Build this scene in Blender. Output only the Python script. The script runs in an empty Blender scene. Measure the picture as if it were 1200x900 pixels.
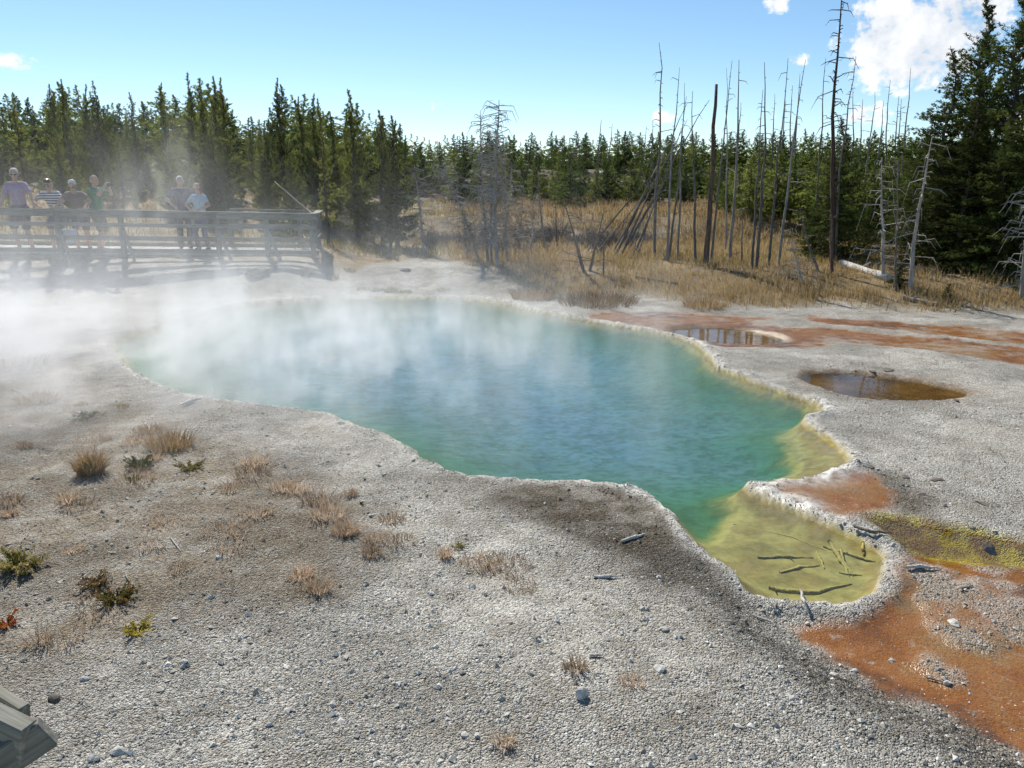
import bpy, bmesh, math, random
import numpy as np
from mathutils import Vector, Matrix
R = math.radians
scene = bpy.context.scene
COL = scene.collection

# ------------------------------------------------------------------ camera
F = 934.0                      # focal length in photo pixels (1200 wide)
PITCH = R(14.1)
CAMZ = 2.3
CP, SP = math.cos(PITCH), math.sin(PITCH)
cam = bpy.data.objects.new('camera', bpy.data.cameras.new('camera'))
COL.objects.link(cam)
cam.location = (0, 0, CAMZ)
cam.rotation_euler = (R(90) - PITCH, 0, 0)
cam.data.sensor_width = 36
cam.data.lens = F / 1200 * 36
cam.data.clip_start = 0.05
cam.data.clip_end = 2000
scene.camera = cam

# ------------------------------------------------------------------ light
SUN_AZ, SUN_EL = R(-24), R(44)   # azimuth from +Y, negative = left; sun stands behind the scene
SUNDIR = Vector((math.sin(SUN_AZ) * math.cos(SUN_EL), math.cos(SUN_AZ) * math.cos(SUN_EL), math.sin(SUN_EL)))
world = bpy.data.worlds.new('World'); scene.world = world; world.use_nodes = True
sun = bpy.data.objects.new('sun', bpy.data.lights.new('sun', 'SUN'))
COL.objects.link(sun)
sun.data.energy = 4.4; sun.data.angle = R(0.5); sun.data.color = (1.0, 0.95, 0.86)
sun.rotation_euler = (-SUNDIR).to_track_quat('-Z', 'Y').to_euler()
sun.location = (-10, 20, 30)
vs = scene.view_settings
vs.view_transform = 'Standard'; vs.look = 'None'; vs.gamma = 1; vs.use_curve_mapping = False
vs.exposure = 0.5
scene.cycles.use_denoising = True
scene.cycles.max_bounces = 6
scene.cycles.diffuse_bounces = 2
scene.cycles.use_adaptive_sampling = True
scene.cycles.adaptive_threshold = 0.05
scene.cycles.transparent_max_bounces = 12
scene.cycles.volume_bounces = 1
scene.cycles.volume_step_rate = 1.0
scene.cycles.volume_max_steps = 256
scene.cycles.caustics_reflective = False
scene.cycles.caustics_refractive = False

def build_world():
    nt = world.node_tree; nt.nodes.clear()
    N = nt.nodes.new; L = nt.links.new
    out = N('ShaderNodeOutputWorld'); bg = N('ShaderNodeBackground'); bg.inputs['Strength'].default_value = 0.095
    sky = N('ShaderNodeTexSky'); sky.sky_type = 'NISHITA'; sky.sun_disc = False
    sky.sun_elevation = SUN_EL; sky.sun_rotation = SUN_AZ
    sky.altitude = 2300; sky.air_density = 1.0; sky.dust_density = 0.5; sky.ozone_density = 1.3
    # clouds: real sky directions on a high plane, broken by noise
    tc = N('ShaderNodeTexCoord')
    def vm(op, a, b=None):
        n = N('ShaderNodeVectorMath'); n.operation = op
        if isinstance(a, tuple): n.inputs[0].default_value = a
        else: L(a, n.inputs[0])
        if b is not None:
            if isinstance(b, tuple): n.inputs[1].default_value = b
            else: L(b, n.inputs[1])
        return n
    def ma(op, a, b=None, clamp=False):
        n = N('ShaderNodeMath'); n.operation = op; n.use_clamp = clamp
        for i, v in enumerate((a, b)):
            if v is None: continue
            if isinstance(v, (int, float)): n.inputs[i].default_value = v
            else: L(v, n.inputs[i])
        return n.outputs[0]
    dirv = vm('NORMALIZE', tc.outputs['Generated']).outputs[0]
    noi = N('ShaderNodeTexNoise'); L(dirv, noi.inputs['Vector'])
    noi.inputs['Scale'].default_value = 26; noi.inputs['Detail'].default_value = 5; noi.inputs['Roughness'].default_value = 0.6
    big = N('ShaderNodeTexNoise'); L(vm('MULTIPLY', dirv, (1, 1, 2.2)).outputs[0], big.inputs['Vector'])
    big.inputs['Scale'].default_value = 5.5; big.inputs['Detail'].default_value = 5
    def direction(u, v):
        a, b = (u - 600) / F, (450 - v) / F
        return Vector((a, CP + b * SP, -SP + b * CP)).normalized()
    field = None
    clouds = [(1072, 44, 0.080, .052), (1128, 18, .06, .045), (1020, 10, 0.03, .016), (528, 122, 0.030, 0.010), (8, 74, 0.034, 0.011), (902, 129, 0.018, 0.011),
              (1010, 134, 0.028, 0.013), (935, 69, 0.020, 0.010), (778, 137, 0.014, 0.008), (912, 4, 0.018, 0.010), (1195, 140, 0.03, .018)]
    # the same scattered fair-weather clouds go on round the rest of the sky
    rr = random.Random(5)
    for k in range(5):
        az = R(60 + rr.random() * 240); el = R(rr.uniform(8, 40))
        clouds.append((az, el, rr.uniform(.03, .1), rr.uniform(.012, .035), True))
    for c in clouds:
        if len(c) == 5: d = Vector((math.sin(c[0]) * math.cos(c[1]), math.cos(c[0]) * math.cos(c[1]), math.sin(c[1])))
        else: d = direction(c[0], c[1])
        rgt = d.cross(Vector((0, 0, 1))).normalized(); up = rgt.cross(d)
        a = vm('DOT_PRODUCT', dirv, tuple(rgt)).outputs['Value']; b = vm('DOT_PRODUCT', dirv, tuple(up)).outputs['Value']
        f = vm('DOT_PRODUCT', dirv, tuple(d)).outputs['Value']
        q = ma('ADD', ma('POWER', ma('ABSOLUTE', ma('DIVIDE', a, c[2])), 2.0), ma('POWER', ma('ABSOLUTE', ma('DIVIDE', b, c[3])), 2.0))
        m = ma('SUBTRACT', 1.35 if c[2] > .05 else 0.62, ma('MULTIPLY', q, 1.2 if c[2] > .05 else 0.62))
        m = ma('SUBTRACT', ma('MAXIMUM', m, -2.0), ma('MULTIPLY', ma('LESS_THAN', f, 0.0), 4.0))
        field = m if field is None else ma('MAXIMUM', field, m)
    n1 = ma('MULTIPLY', ma('SUBTRACT', noi.outputs['Fac'], 0.5), 3.4)
    n2 = ma('MULTIPLY', ma('SUBTRACT', big.outputs['Fac'], 0.5), 1.2)
    sml = N('ShaderNodeTexNoise'); L(vm('MULTIPLY', dirv, (1, 1, 1.8)).outputs[0], sml.inputs['Vector']); sml.inputs['Scale'].default_value = 85; sml.inputs['Detail'].default_value = 3
    n2 = ma('ADD', n2, ma('MULTIPLY', ma('SUBTRACT', sml.outputs['Fac'], 0.5), 0.9))
    dens = ma('ADD', ma('ADD', field, n1), ma('SUBTRACT', n2, 0.22))
    mr = N('ShaderNodeMapRange'); mr.interpolation_type = 'SMOOTHSTEP'; L(dens, mr.inputs['Value'])
    mr.inputs['From Min'].default_value = 0.0; mr.inputs['From Max'].default_value = 0.5
    ccol = N('ShaderNodeMix'); ccol.data_type = 'RGBA'
    L(ma('MULTIPLY', ma('SUBTRACT', noi.outputs['Fac'], .35), 2.6, True), ccol.inputs['Factor'])
    ccol.inputs['A'].default_value = (5.6, 6.0, 6.6, 1); ccol.inputs['B'].default_value = (9.5, 9.5, 9.4, 1)
    mix = N('ShaderNodeMix'); mix.data_type = 'RGBA'
    hsv = N('ShaderNodeHueSaturation'); hsv.inputs['Hue'].default_value = .492; hsv.inputs['Saturation'].default_value = 1.1; L(sky.outputs[0], hsv.inputs['Color'])
    L(mr.outputs[0], mix.inputs['Factor']); L(hsv.outputs[0], mix.inputs['A']); L(ccol.outputs['Result'], mix.inputs['B'])
    L(mix.outputs['Result'], bg.inputs['Color']); L(bg.outputs[0], out.inputs['Surface'])
build_world()

# ------------------------------------------------------------------ numpy noise
_rng = np.random.RandomState(3)
_perm = _rng.randint(0, 2 ** 31 - 1, 4096)
def _hash(ix, iy, s):
    h = _perm[(ix * 73 + _perm[(iy * 37 + s * 911) & 4095]) & 4095]
    return (h & 0xffffff) / float(0xffffff)
def vnoise(x, y, s=0):
    x = np.asarray(x, float); y = np.asarray(y, float)
    ix = np.floor(x).astype(np.int64); iy = np.floor(y).astype(np.int64)
    fx = x - ix; fy = y - iy
    fx = fx * fx * (3 - 2 * fx); fy = fy * fy * (3 - 2 * fy)
    a = _hash(ix, iy, s); b = _hash(ix + 1, iy, s); c = _hash(ix, iy + 1, s); d = _hash(ix + 1, iy + 1, s)
    return (a * (1 - fx) + b * fx) * (1 - fy) + (c * (1 - fx) + d * fx) * fy
def fbm(x, y, s=0, o=4):
    t = 0; a = .5; n = 0
    for k in range(o):
        t = t + a * vnoise(x * 2 ** k + 17.3 * k, y * 2 ** k - 9.1 * k, s + k); n += a; a *= .5
    return t / n
def sstep(a, b, x):
    t = np.clip((np.asarray(x, float) - a) / (b - a), 0, 1)
    return t * t * (3 - 2 * t)

# ------------------------------------------------------------------ layout helpers
def ray(u, v):
    a, b = (u - 600) / F, (450 - v) / F
    return Vector((a, CP + b * SP, -SP + b * CP))
def plane_at(u, v, z=0.0):
    d = ray(u, v); t = (z - CAMZ) / d.z
    return (d.x * t, d.y * t)
def at_depth(u, v, y):                 # the point on a sight line at world distance y
    d = ray(u, v); t = y / d.y
    return Vector((d.x * t, y, CAMZ + d.z * t))
def chaikin(p, n=2):
    p = np.array(p, float)
    for _ in range(n):
        q = np.roll(p, -1, 0)
        p = np.stack([p * .75 + q * .25, p * .25 + q * .75], 1).reshape(-1, 2)
    return p
def poly(px, n=1): return chaikin([plane_at(u, v) for u, v in px], n)
def sdist(P, x, y):                    # signed distance, negative inside (5 m cap outside the outline's box)
    x = np.asarray(x, float); y = np.asarray(y, float)
    lo = P.min(0) - 2.6; hi = P.max(0) + 2.6
    near = (x > lo[0]) & (x < hi[0]) & (y > lo[1]) & (y < hi[1])
    out = np.full(x.shape, 5.0); ids = np.nonzero(near)[0]
    Q = np.roll(P, -1, 0); E = Q - P; l = (E ** 2).sum(1) + 1e-12
    for c in range(0, len(ids), 4000):
        k = ids[c:c + 4000]; px = x[k][:, None] - P[None, :, 0]; py = y[k][:, None] - P[None, :, 1]
        t = np.clip((px * E[:, 0] + py * E[:, 1]) / l, 0, 1)
        d = np.sqrt(((px - t * E[:, 0]) ** 2 + (py - t * E[:, 1]) ** 2).min(1))
        cr = ((P[:, 1] > y[k][:, None]) != (Q[:, 1] > y[k][:, None])) & (px < E[:, 0] * py / (E[:, 1] + 1e-15))
        out[k] = np.where(cr.sum(1) % 2 == 1, -d, d)
    return out

POOL = poly([(125,398),(135,415),(150,435),(185,455),(225,468),(280,475),(330,482),(385,490),(415,502),(450,515),(478,529),(492,545),(515,556),
  (545,563),(590,568),(640,572),(690,571),(735,576),(765,585),(785,600),(797,620),(808,640),(822,655),(840,668),(862,680),(870,692),(885,703),
  (915,707),(950,710),(985,712),(1015,703),(1035,690),(1042,668),(1036,650),(1015,637),(990,627),(965,616),(935,602),(905,590),(880,581),(868,575),
  (895,570),(930,567),(965,560),(990,552),(998,541),(985,525),(968,513),(950,502),(938,495),(960,489),(968,484),(955,473),(930,465),(900,455),(870,445),
  (840,430),(825,412),(808,400),(780,392),(740,385),(700,378),(660,372),(630,366),(600,358),(560,352),(500,349),(430,349),(360,351),(290,357),
  (240,368),(190,382),(150,393)])
LOBE = poly([(868,575),(905,590),(965,616),(1036,648),(1050,690),(990,720),(885,710),(840,672),(815,640),(812,628),(838,625),(850,604)])
SHELF = poly([(875,576),(905,560),(935,540),(948,512),(952,498),(985,490),(1015,545),(930,577)])
PUDDLE = poly([(928,443),(945,437),(985,438),(1040,443),(1100,453),(1150,467),(1110,475),(1060,475),(1010,472),(970,463),(945,452)])
PUDDLE2 = poly([(770,384),(830,380),(900,386),(938,400),(900,405),(850,403),(815,398)])
CHANNEL = poly([(1005,612),(1030,606),(1080,614),(1140,626),(1200,641),(1260,655),(1260,676),(1200,662),(1130,655),(1075,648),(1035,632)])
ORANGE = poly([(900,722),(925,737),(960,765),(1010,798),(1080,822),(1140,848),(1200,885),(1300,930),(1330,760),(1300,670),(1200,662),(1130,652),(1075,646),(1055,655),
  (1062,690),(1035,715),(985,728),(940,726)])
ORANGE2 = poly([(868,575),(905,571),(960,566),(995,556),(1020,566),(1040,590),(1030,607),(985,615),(1000,628),(965,612),(920,597)])
ORANGE3 = poly([(672,370),(760,366),(850,370),(930,372),(860,379),(960,385),(1060,393),(1140,402),(1230,412),(1230,436),(1150,424),(1060,408),(960,402),(900,409),(830,408),(790,391),(730,382)])
ORANGE4 = poly([(930,371),(1000,375),(1100,381),(1230,392),(1230,408),(1130,396),(1040,387),(960,381)])
ORANGE5 = poly([(930,402),(975,404),(960,411),(900,412),(880,408)])
BARS = [poly(p) for p in ([(1080,696),(1110,680),(1150,672),(1230,682),(1230,745),(1190,745),(1140,755),(1105,730)], [(1050,768),(1085,762),(1130,792),(1110,800),(1075,782)],
        [(1060,655),(1100,662),(1112,680),(1085,690),(1070,672)], [(1130,655),(1230,670),(1230,682),(1150,668)])]
DARKWET = poly([(580,583),(640,575),(720,577),(765,586),(788,606),(800,640),(850,685),(895,722),(870,735),(800,700),(740,660),(690,640),(620,615)])
DAMP = poly([(795,660),(830,672),(870,715),(960,770),(1080,825),(1220,900),(1240,940),(1100,880),(960,810),(860,760),(800,710)])
TAN = poly([(-200,420),(0,395),(120,455),(200,480),(330,545),(430,600),(470,640),(400,690),(290,720),(180,760),(60,800),(-200,820)])
BROWNR = poly([(990,548),(1030,555),(1070,585),(1090,612),(1060,610),(1020,600),(1000,575)])

def zhill(x, y):
    a = x / np.maximum(np.abs(y), 3.0)
    y0 = np.interp(a, [-.7, -.45, -.2, .05, .25, .45, .7], [14.5, 15.6, 16.5, 16.4, 15.3, 14.2, 13.6])
    z = .40 * sstep(0, 3.0, y - y0) * sstep(2, 8, y)
    wl = sstep(-.10, -.36, a); wr = sstep(.25, .5, a)
    zm = .78 * sstep(24.3, 27.3, y) + .5 * sstep(28, 42, y) + 1.5 * sstep(41, 55, y) + 1.2 * sstep(55, 120, y)
    zl = 1.5 * sstep(21, 33, y) + 2.0 * sstep(33, 54, y) + .8 * sstep(54, 120, y)
    zr = .3 * sstep(18, 30, y) + 1.2 * sstep(30, 45, y) + 1.5 * sstep(45, 60, y) + 1.2 * sstep(55, 120, y)
    z = z + .22 * sstep(16.4, 17.7, y) * sstep(-3.4, -5.2, x) * (1 - sstep(21, 26, y)) * sstep(-20, -13, x)
    zz = zm * (1 - wl) * (1 - wr) + zl * wl + zr * wr * (1 - wl)
    return z + zz
BOUND = poly([(100,398),(150,460),(400,520),(700,600),(860,740),(1000,760),(1080,690),(1070,640),(1030,500),(850,400),(600,340),(250,350)], 1)
def fields(x, y):
    """height and surface masks of the ground at world x, y"""
    x = np.asarray(x, float); y = np.asarray(y, float)
    wx = x + .10 * (fbm(x * 2.2, y * 2.2, 11, 3) - .5) + .05 * (fbm(x * 11, y * 11, 13, 2) - .5)
    wy = y + .10 * (fbm(x * 2.2, y * 2.2, 21, 3) - .5) + .05 * (fbm(x * 11, y * 11, 23, 2) - .5)
    sd = sdist(POOL, wx, wy)
    sds = sdist(POOL, x + .10 * (fbm(x * 1.2, y * 1.2, 11, 2) - .5), y + .10 * (fbm(x * 1.2, y * 1.2, 21, 2) - .5))
    ww = .35 * (fbm(x * 1.7, y * 1.7, 31, 4) - .5) + .10 * (fbm(x * 8, y * 8, 33, 3) - .5)
    wo = np.minimum(np.minimum(sdist(ORANGE, wx, wy), sdist(ORANGE2, wx, wy)), np.minimum(sdist(ORANGE3, wx, wy) + ww * .6, sdist(ORANGE4, wx, wy) + ww * .6))
    wo = np.minimum(wo, sdist(ORANGE5, wx, wy))
    bars = np.min([sdist(b, wx, wy) for b in BARS], axis=0) + ww * .8
    bar = 1 - sstep(-.06, .05, bars)
    orange = (1 - sstep(-.07, .07, wo + .7 * ww)) * (1 - bar * (.05 + .5 * sstep(.42, .56, fbm(x * 3.5, y * 3.5, 57, 3))))
    ch = sdist(CHANNEL, wx, wy); pu = np.minimum(sdist(PUDDLE, wx, wy), sdist(PUDDLE2, wx, wy))
    dark = 1 - sstep(-.12, .2, sdist(DARKWET, wx, wy) + ww)
    damp = 1 - sstep(-.12, .22, sdist(DAMP, wx, wy) + ww * 1.2)
    tan = 1 - sstep(-.5, .4, sdist(TAN, wx, wy) + ww * 3)
    brownr = 1 - sstep(-.15, .12, sdist(BROWNR, wx, wy) + ww)
    # height
    far = sstep(7, 16, y)
    z = .055 + zhill(x, y) + .10 * (fbm(x * .5, y * .5, 41, 3) - .5) * sstep(.3, 2.5, sd) + .022 * (fbm(x * 6, y * 6, 43, 3) - .5)
    z += (.016 * (fbm(x * 22, y * 22, 47, 2) - .5)) * (1 - orange)
    z += .25 * (fbm(x * .35, y * .35, 49, 4) - .5) * sstep(17, 24, y)
    low = (1 - sstep(-.12, .35, sdist(ORANGE, wx, wy)))
    z -= low * .075 * (1 - .25 * bar)
    z -= (1 - sstep(-.1, .25, np.minimum(sdist(ORANGE3, wx, wy), sdist(ORANGE4, wx, wy)))) * .045
    rim = np.exp(-((sd - .07) / .075) ** 2)
    rn = fbm(x * 9, y * 9, 51, 3)
    rv = sstep(.36, .62, fbm(x * 1.4, y * 1.4, 53, 3))
    z += rim * (.004 + (.02 + .085 * rv) * np.clip(rn - .30, 0, 1)) + (.03 * rim * low)
    z = np.where(sd > 0, np.maximum(z, .02 * np.exp(-sd / .25) + np.where(low > .3, -.2, -.02)), z)
    # basins
    de = np.maximum(-sd, 0); dd = np.maximum(-sds, 0) * sstep(0, .12, de) + de * (1 - sstep(0, .12, de))
    sl = sdist(LOBE, x, y); sh = sdist(SHELF, x, y)
    dep = .03 + .22 * sstep(0, .14, dd) + .92 * (1 - np.exp(-np.maximum(dd - .06, 0) / 1.1)) + .10 * (fbm(x * 1.6, y * 1.6, 61, 3) - .5) * sstep(.3, 1.2, dd)
    deps = .02 + .05 * sstep(0, .25, dd) + .16 * sstep(.35, 1.4, dd) + .05 * (fbm(x * 2.5, y * 2.5, 63, 2) - .5) * sstep(.2, .6, dd)
    tsh = sstep(-.10, .42, sh + .35 * (fbm(x * 2.6, y * 2.6, 68, 3) - .5) * sstep(0, .3, dd)); dep = deps * (1 - tsh) + dep * tsh
    depl = .025 + .065 * sstep(0, .12, dd) + .02 * (fbm(x * 2, y * 2, 65, 2) - .5)
    tl = sstep(-.08, .20, sl + .22 * (fbm(x * 2.6, y * 2.6, 67, 3) - .5) * sstep(0, .3, dd)); dep = depl * (1 - tl) + dep * tl
    nom = dep * (sd < 0); dep = .30 * dep + .5 * np.minimum(dep, .1)      # mats follow the zones nom; the basin itself is shallow
    zin = z * np.exp(-de / .03) - dep * (1 - np.exp(-de / .05))
    z = np.where(sd < 0, zin, z)
    # puddles and the run-off channel
    for s, dp in ((ch, .085), (pu, .085)):
        t = 1 - sstep(-.16, .05, s)
        z = np.where(sd > .02, z - t * dp, z)
    white = np.exp(-(np.maximum(sd - .02, 0) / (.05 + .13 * rv)) ** 2) * (sd > -.10) * (1 - .55 * low)
    pool = 1 - sstep(-.03, .015, sd)
    yellow = 1 - sstep(-.05, .06, ch)
    brownw = 1 - sstep(-.10, .04, pu)
    rimbrown = np.exp(-np.maximum(pu, 0) / .12)
    a = x / np.maximum(np.abs(y), 3.0)
    ysh = np.interp(a, [-.7, -.45, -.2, -.12, -.02, .05, .25, .45, .7], [17.0, 17.8, 18.2, 20.4, 18.6, 16.6, 15.4, 14.6, 14.0])
    meadow = sstep(-.5, .9, y - ysh + 1.8 * (fbm(x * .8, y * .8, 71, 4) - .5))
    return z, sd, dict(pool=pool, orange=orange, dark=np.clip(np.maximum(dark, brownr * .9), 0, 1), yellow=yellow, white=white, tan=tan, meadow=meadow, brownw=brownw,
                       rimbrown=rimbrown, damp=damp, bar=bar, low=low, nom=nom)
def zat(x, y): return float(fields(np.array([x]), np.array([y]))[0][0])
def ground_at(u, v):
    d = ray(u, v); t = 2.0; last = 2.0
    ts = np.concatenate([np.arange(2, 30, .05), np.arange(30, 90, .25)])
    X, Y, Z = d.x * ts, d.y * ts, CAMZ + d.z * ts
    zz = fields(X, Y)[0]
    i = np.argmax(Z < zz) if (Z < zz).any() else len(ts) - 1
    return Vector((X[i], Y[i], zz[i]))
def stand(u, y):                      # ground point at column u and world distance y
    z = CAMZ - 1.5
    for _ in range(4):
        c = y * CP + (CAMZ - z) * SP; x = (u - 600) / F * c; z = zat(x, y)
    return Vector((x, y, z))
def top_z(v, y):
    k = (450 - v) / F
    return CAMZ + y * (k * CP - SP) / (CP + k * SP)

# ------------------------------------------------------------------ materials
class NT:
    def __init__(s, name):
        s.m = bpy.data.materials.new(name); s.m.use_nodes = True
        s.nt = s.m.node_tree; s.nt.nodes.clear()
        s.out = s.n('ShaderNodeOutputMaterial')
    def n(s, t, **kw):
        o = s.nt.nodes.new(t)
        for k, v in kw.items(): setattr(o, k, v)
        return o
    def l(s, a, b): s.nt.links.new(a, b)
    def set(s, sock, v):
        if v is None: return
        if isinstance(v, (int, float)): sock.default_value = v
        elif isinstance(v, tuple): sock.default_value = v if len(v) != 3 or sock.type == 'VECTOR' else (*v, 1)
        else: s.l(v, sock)
    def math(s, op, a, b=None, clamp=False):
        o = s.n('ShaderNodeMath', operation=op, use_clamp=clamp); s.set(o.inputs[0], a); s.set(o.inputs[1], b); return o.outputs[0]
    def mix(s, f, a, b, mode='MIX'):
        o = s.n('ShaderNodeMix', data_type='RGBA', blend_type=mode); s.set(o.inputs['Factor'], f); s.set(o.inputs['A'], a); s.set(o.inputs['B'], b); return o.outputs['Result']
    def noise(s, vec, scale, detail=4, rough=.5, dist=0):
        o = s.n('ShaderNodeTexNoise'); s.l(vec, o.inputs['Vector']); o.inputs['Scale'].default_value = scale
        o.inputs['Detail'].default_value = detail; o.inputs['Roughness'].default_value = rough; o.inputs['Distortion'].default_value = dist; return o
    def vor(s, vec, scale, feature='F1'):
        o = s.n('ShaderNodeTexVoronoi', feature=feature); s.l(vec, o.inputs['Vector']); o.inputs['Scale'].default_value = scale; return o
    def ramp(s, fac, stops, interp='LINEAR'):
        o = s.n('ShaderNodeValToRGB'); s.l(fac, o.inputs[0]); e = o.color_ramp.elements; o.color_ramp.interpolation = interp
        while len(e) > len(stops): e.remove(e[-1])
        while len(e) < len(stops): e.new(.5)
        for q, (p, c) in zip(e, stops): q.position = p; q.color = (*c, 1)
        return o.outputs[0]
    def range(s, v, a, b, c=0, d=1):
        o = s.n('ShaderNodeMapRange'); s.set(o.inputs[0], v)
        for i, q in enumerate((a, b, c, d)): o.inputs[i + 1].default_value = q
        return o.outputs[0]
    def bsdf(s, col, rough=.9, spec=.3, bump=None, bstr=.5, bdist=.01):
        b = s.n('ShaderNodeBsdfPrincipled'); s.set(b.inputs['Base Color'], col); s.set(b.inputs['Roughness'], rough); s.set(b.inputs['Specular IOR Level'], spec)
        if bump is not None:
            q = s.n('ShaderNodeBump'); q.inputs['Distance'].default_value = bdist; s.set(q.inputs['Strength'], bstr); s.l(bump, q.inputs['Height']); s.l(q.outputs[0], b.inputs['Normal'])
        s.l(b.outputs[0], s.out.inputs['Surface']); return b
    def pos(s): return s.n('ShaderNodeNewGeometry').outputs['Position']
    def obj(s): return s.n('ShaderNodeTexCoord').outputs['Object']
    def rnd(s): return s.n('ShaderNodeObjectInfo').outputs['Random']
M = {}
def mat_ground():
    t = NT('ground_sinter'); P = t.pos()
    a1 = t.n('ShaderNodeAttribute', attribute_name='m1'); a2 = t.n('ShaderNodeAttribute', attribute_name='m2'); a3 = t.n('ShaderNodeAttribute', attribute_name='m3')
    def sep(c):
        o = t.n('ShaderNodeSeparateColor'); t.l(c, o.inputs[0]); return o.outputs
    pool, orange, dark = sep(a1.outputs['Color']); yellow = a1.outputs['Alpha']; white, tan, meadow = sep(a2.outputs['Color']); brownw = a2.outputs['Alpha']; rimb, damp, bar = sep(a3.outputs['Color'])
    xyz = t.n('ShaderNodeSeparateXYZ'); t.l(P, xyz.inputs[0]); Z = xyz.outputs[2]
    A = t.noise(P, 1.0, 6, .62); B = t.noise(P, 4.2, 5, .62); Cn = t.noise(P, 13, 4, .65); fine = t.noise(P, 55, 3, .7).outputs['Fac']
    ac = sep(A.outputs['Color']); bc = sep(B.outputs['Color']); cc = sep(Cn.outputs['Color'])
    v1 = t.vor(P, 105); v2 = t.vor(P, 42); r1 = sep(v1.outputs['Color'])[0]
    mul = lambda a, b: t.math('MULTIPLY', a, b)
    grey = t.ramp(r1, [(0, (.22, .20, .165)), (.3, (.41, .385, .335)), (.75, (.545, .52, .465)), (1, (.74, .715, .65))])
    grey = t.mix(t.range(ac[0], .42, .60, .75, 0), grey, t.mix(.45, grey, (.22, .185, .13)))
    grey = t.mix(t.range(bc[0], .48, .62, 0, .7), grey, t.mix(.5, grey, (.16, .13, .085)))
    tanc = t.mix(t.range(fine, .40, .60), (.065, .048, .028), (.32, .245, .155))
    tanf = mul(tan, t.range(bc[1], .36, .58, .35, 1)); c = t.mix(tanf, grey, t.mix(.2, tanc, grey))
    darkc = t.mix(t.range(fine, .36, .62), (.035, .027, .018), (.17, .135, .09))
    c = t.mix(mul(dark, t.range(bc[2], .35, .56, .45, 1)), c, darkc)
    dampc = t.mix(t.range(fine, .38, .60), (.03, .024, .017), (.16, .14, .11))
    c = t.mix(mul(damp, t.range(cc[0], .36, .58, .45, .97)), c, dampc)
    on = t.math('ADD', mul(ac[1], .62), mul(bc[1], .38))
    oc = t.ramp(on, [(.36, (.06, .026, .011)), (.43, (.14, .056, .016)), (.50, (.26, .100, .022)), (.56, (.27, .125, .036)), (.62, (.26, .15, .06)), (.70, (.27, .19, .11))])
    oc = t.mix(t.range(fine, .46, .68, 0, .5), oc, (.085, .036, .014))
    ys = t.range(xyz.outputs[1], 8, 11, 0, 1)
    of = t.mix(ys, t.range(cc[1], .30, .42, .65, 1), t.range(t.math('ADD', mul(ac[2], .6), mul(bc[0], .4)), .40, .54, .45, 1))
    c = t.mix(mul(orange, of), c, oc)
    wc = t.mix(t.range(cc[2], .36, .56), (.30, .275, .24), (.72, .69, .63))
    c = t.mix(mul(white, t.range(bc[0], .34, .50, .45, 1)), c, wc)
    c = t.mix(mul(rimb, t.range(cc[0], .38, .58, .1, .75)), c, (.19, .11, .055))
    c = t.mix(brownw, c, t.mix(t.range(bc[2], .35, .65), (.15, .085, .025), (.26, .16, .055)))
    c = t.mix(yellow, c, t.mix(t.range(bc[1], .42, .56), (.24, .15, .03), (.50, .43, .05)))
    mc = t.ramp(ac[2], [(.35, (.12, .085, .042)), (.5, (.22, .155, .075)), (.65, (.30, .225, .125))])
    mc = t.mix(t.range(xyz.outputs[1], 33, 38), mc, t.mix(t.range(bc[1], .4, .6), (.05, .04, .02), (.11, .085, .04)))     # needle litter under the trees
    c = t.mix(mul(meadow, t.range(ac[0], .36, .5, .5, 1)), c, mc)
    # pool bed: the mats change with depth, ochre in the shallows, then olive and green, in the throat sinter with the deep water's blue put into its colour
    dep = t.math('ADD', a3.outputs['Alpha'], t.range(bc[0], .35, .65, -.05, .05))
    bed = t.ramp(t.range(dep, 0, 1.1), [(0, (.36, .29, .14)), (.05, (.30, .23, .06)), (.10, (.43, .37, .115)), (.17, (.38, .33, .075)), (.24, (.22, .24, .05)), (.34, (.07, .17, .045)), (.50, (.075, .20, .105)), (.76, (.15, .24, .23)), (1, (.21, .285, .39))])
    bed = t.mix(t.math('MULTIPLY', t.range(t.math('ADD', mul(cc[1], .55), mul(bc[2], .45)), .42, .56, .85, 0), t.range(dep, .12, .35, .6, 1)), bed, t.mix(.65, bed, (.04, .075, .012)))
    c = t.mix(pool, c, bed)
    rough = t.range(t.math('ADD', orange, t.math('ADD', yellow, mul(damp, .25)), True), 0, 1, .92, .27)
    h = t.math('ADD', mul(v1.outputs['Distance'], -1.2), mul(v2.outputs['Distance'], -1.1)); h = t.math('ADD', h, mul(fine, 1.6))
    h = mul(h, t.range(ac[1], .40, .60, .45, 1.25))
    bs = t.range(t.math('ADD', mul(orange, .8), t.math('ADD', mul(meadow, .4), pool), True), 0, 1, 1.0, .10)
    t.bsdf(c, rough, .3, h, bs, .015); M['ground'] = t.m
mat_ground()
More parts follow.
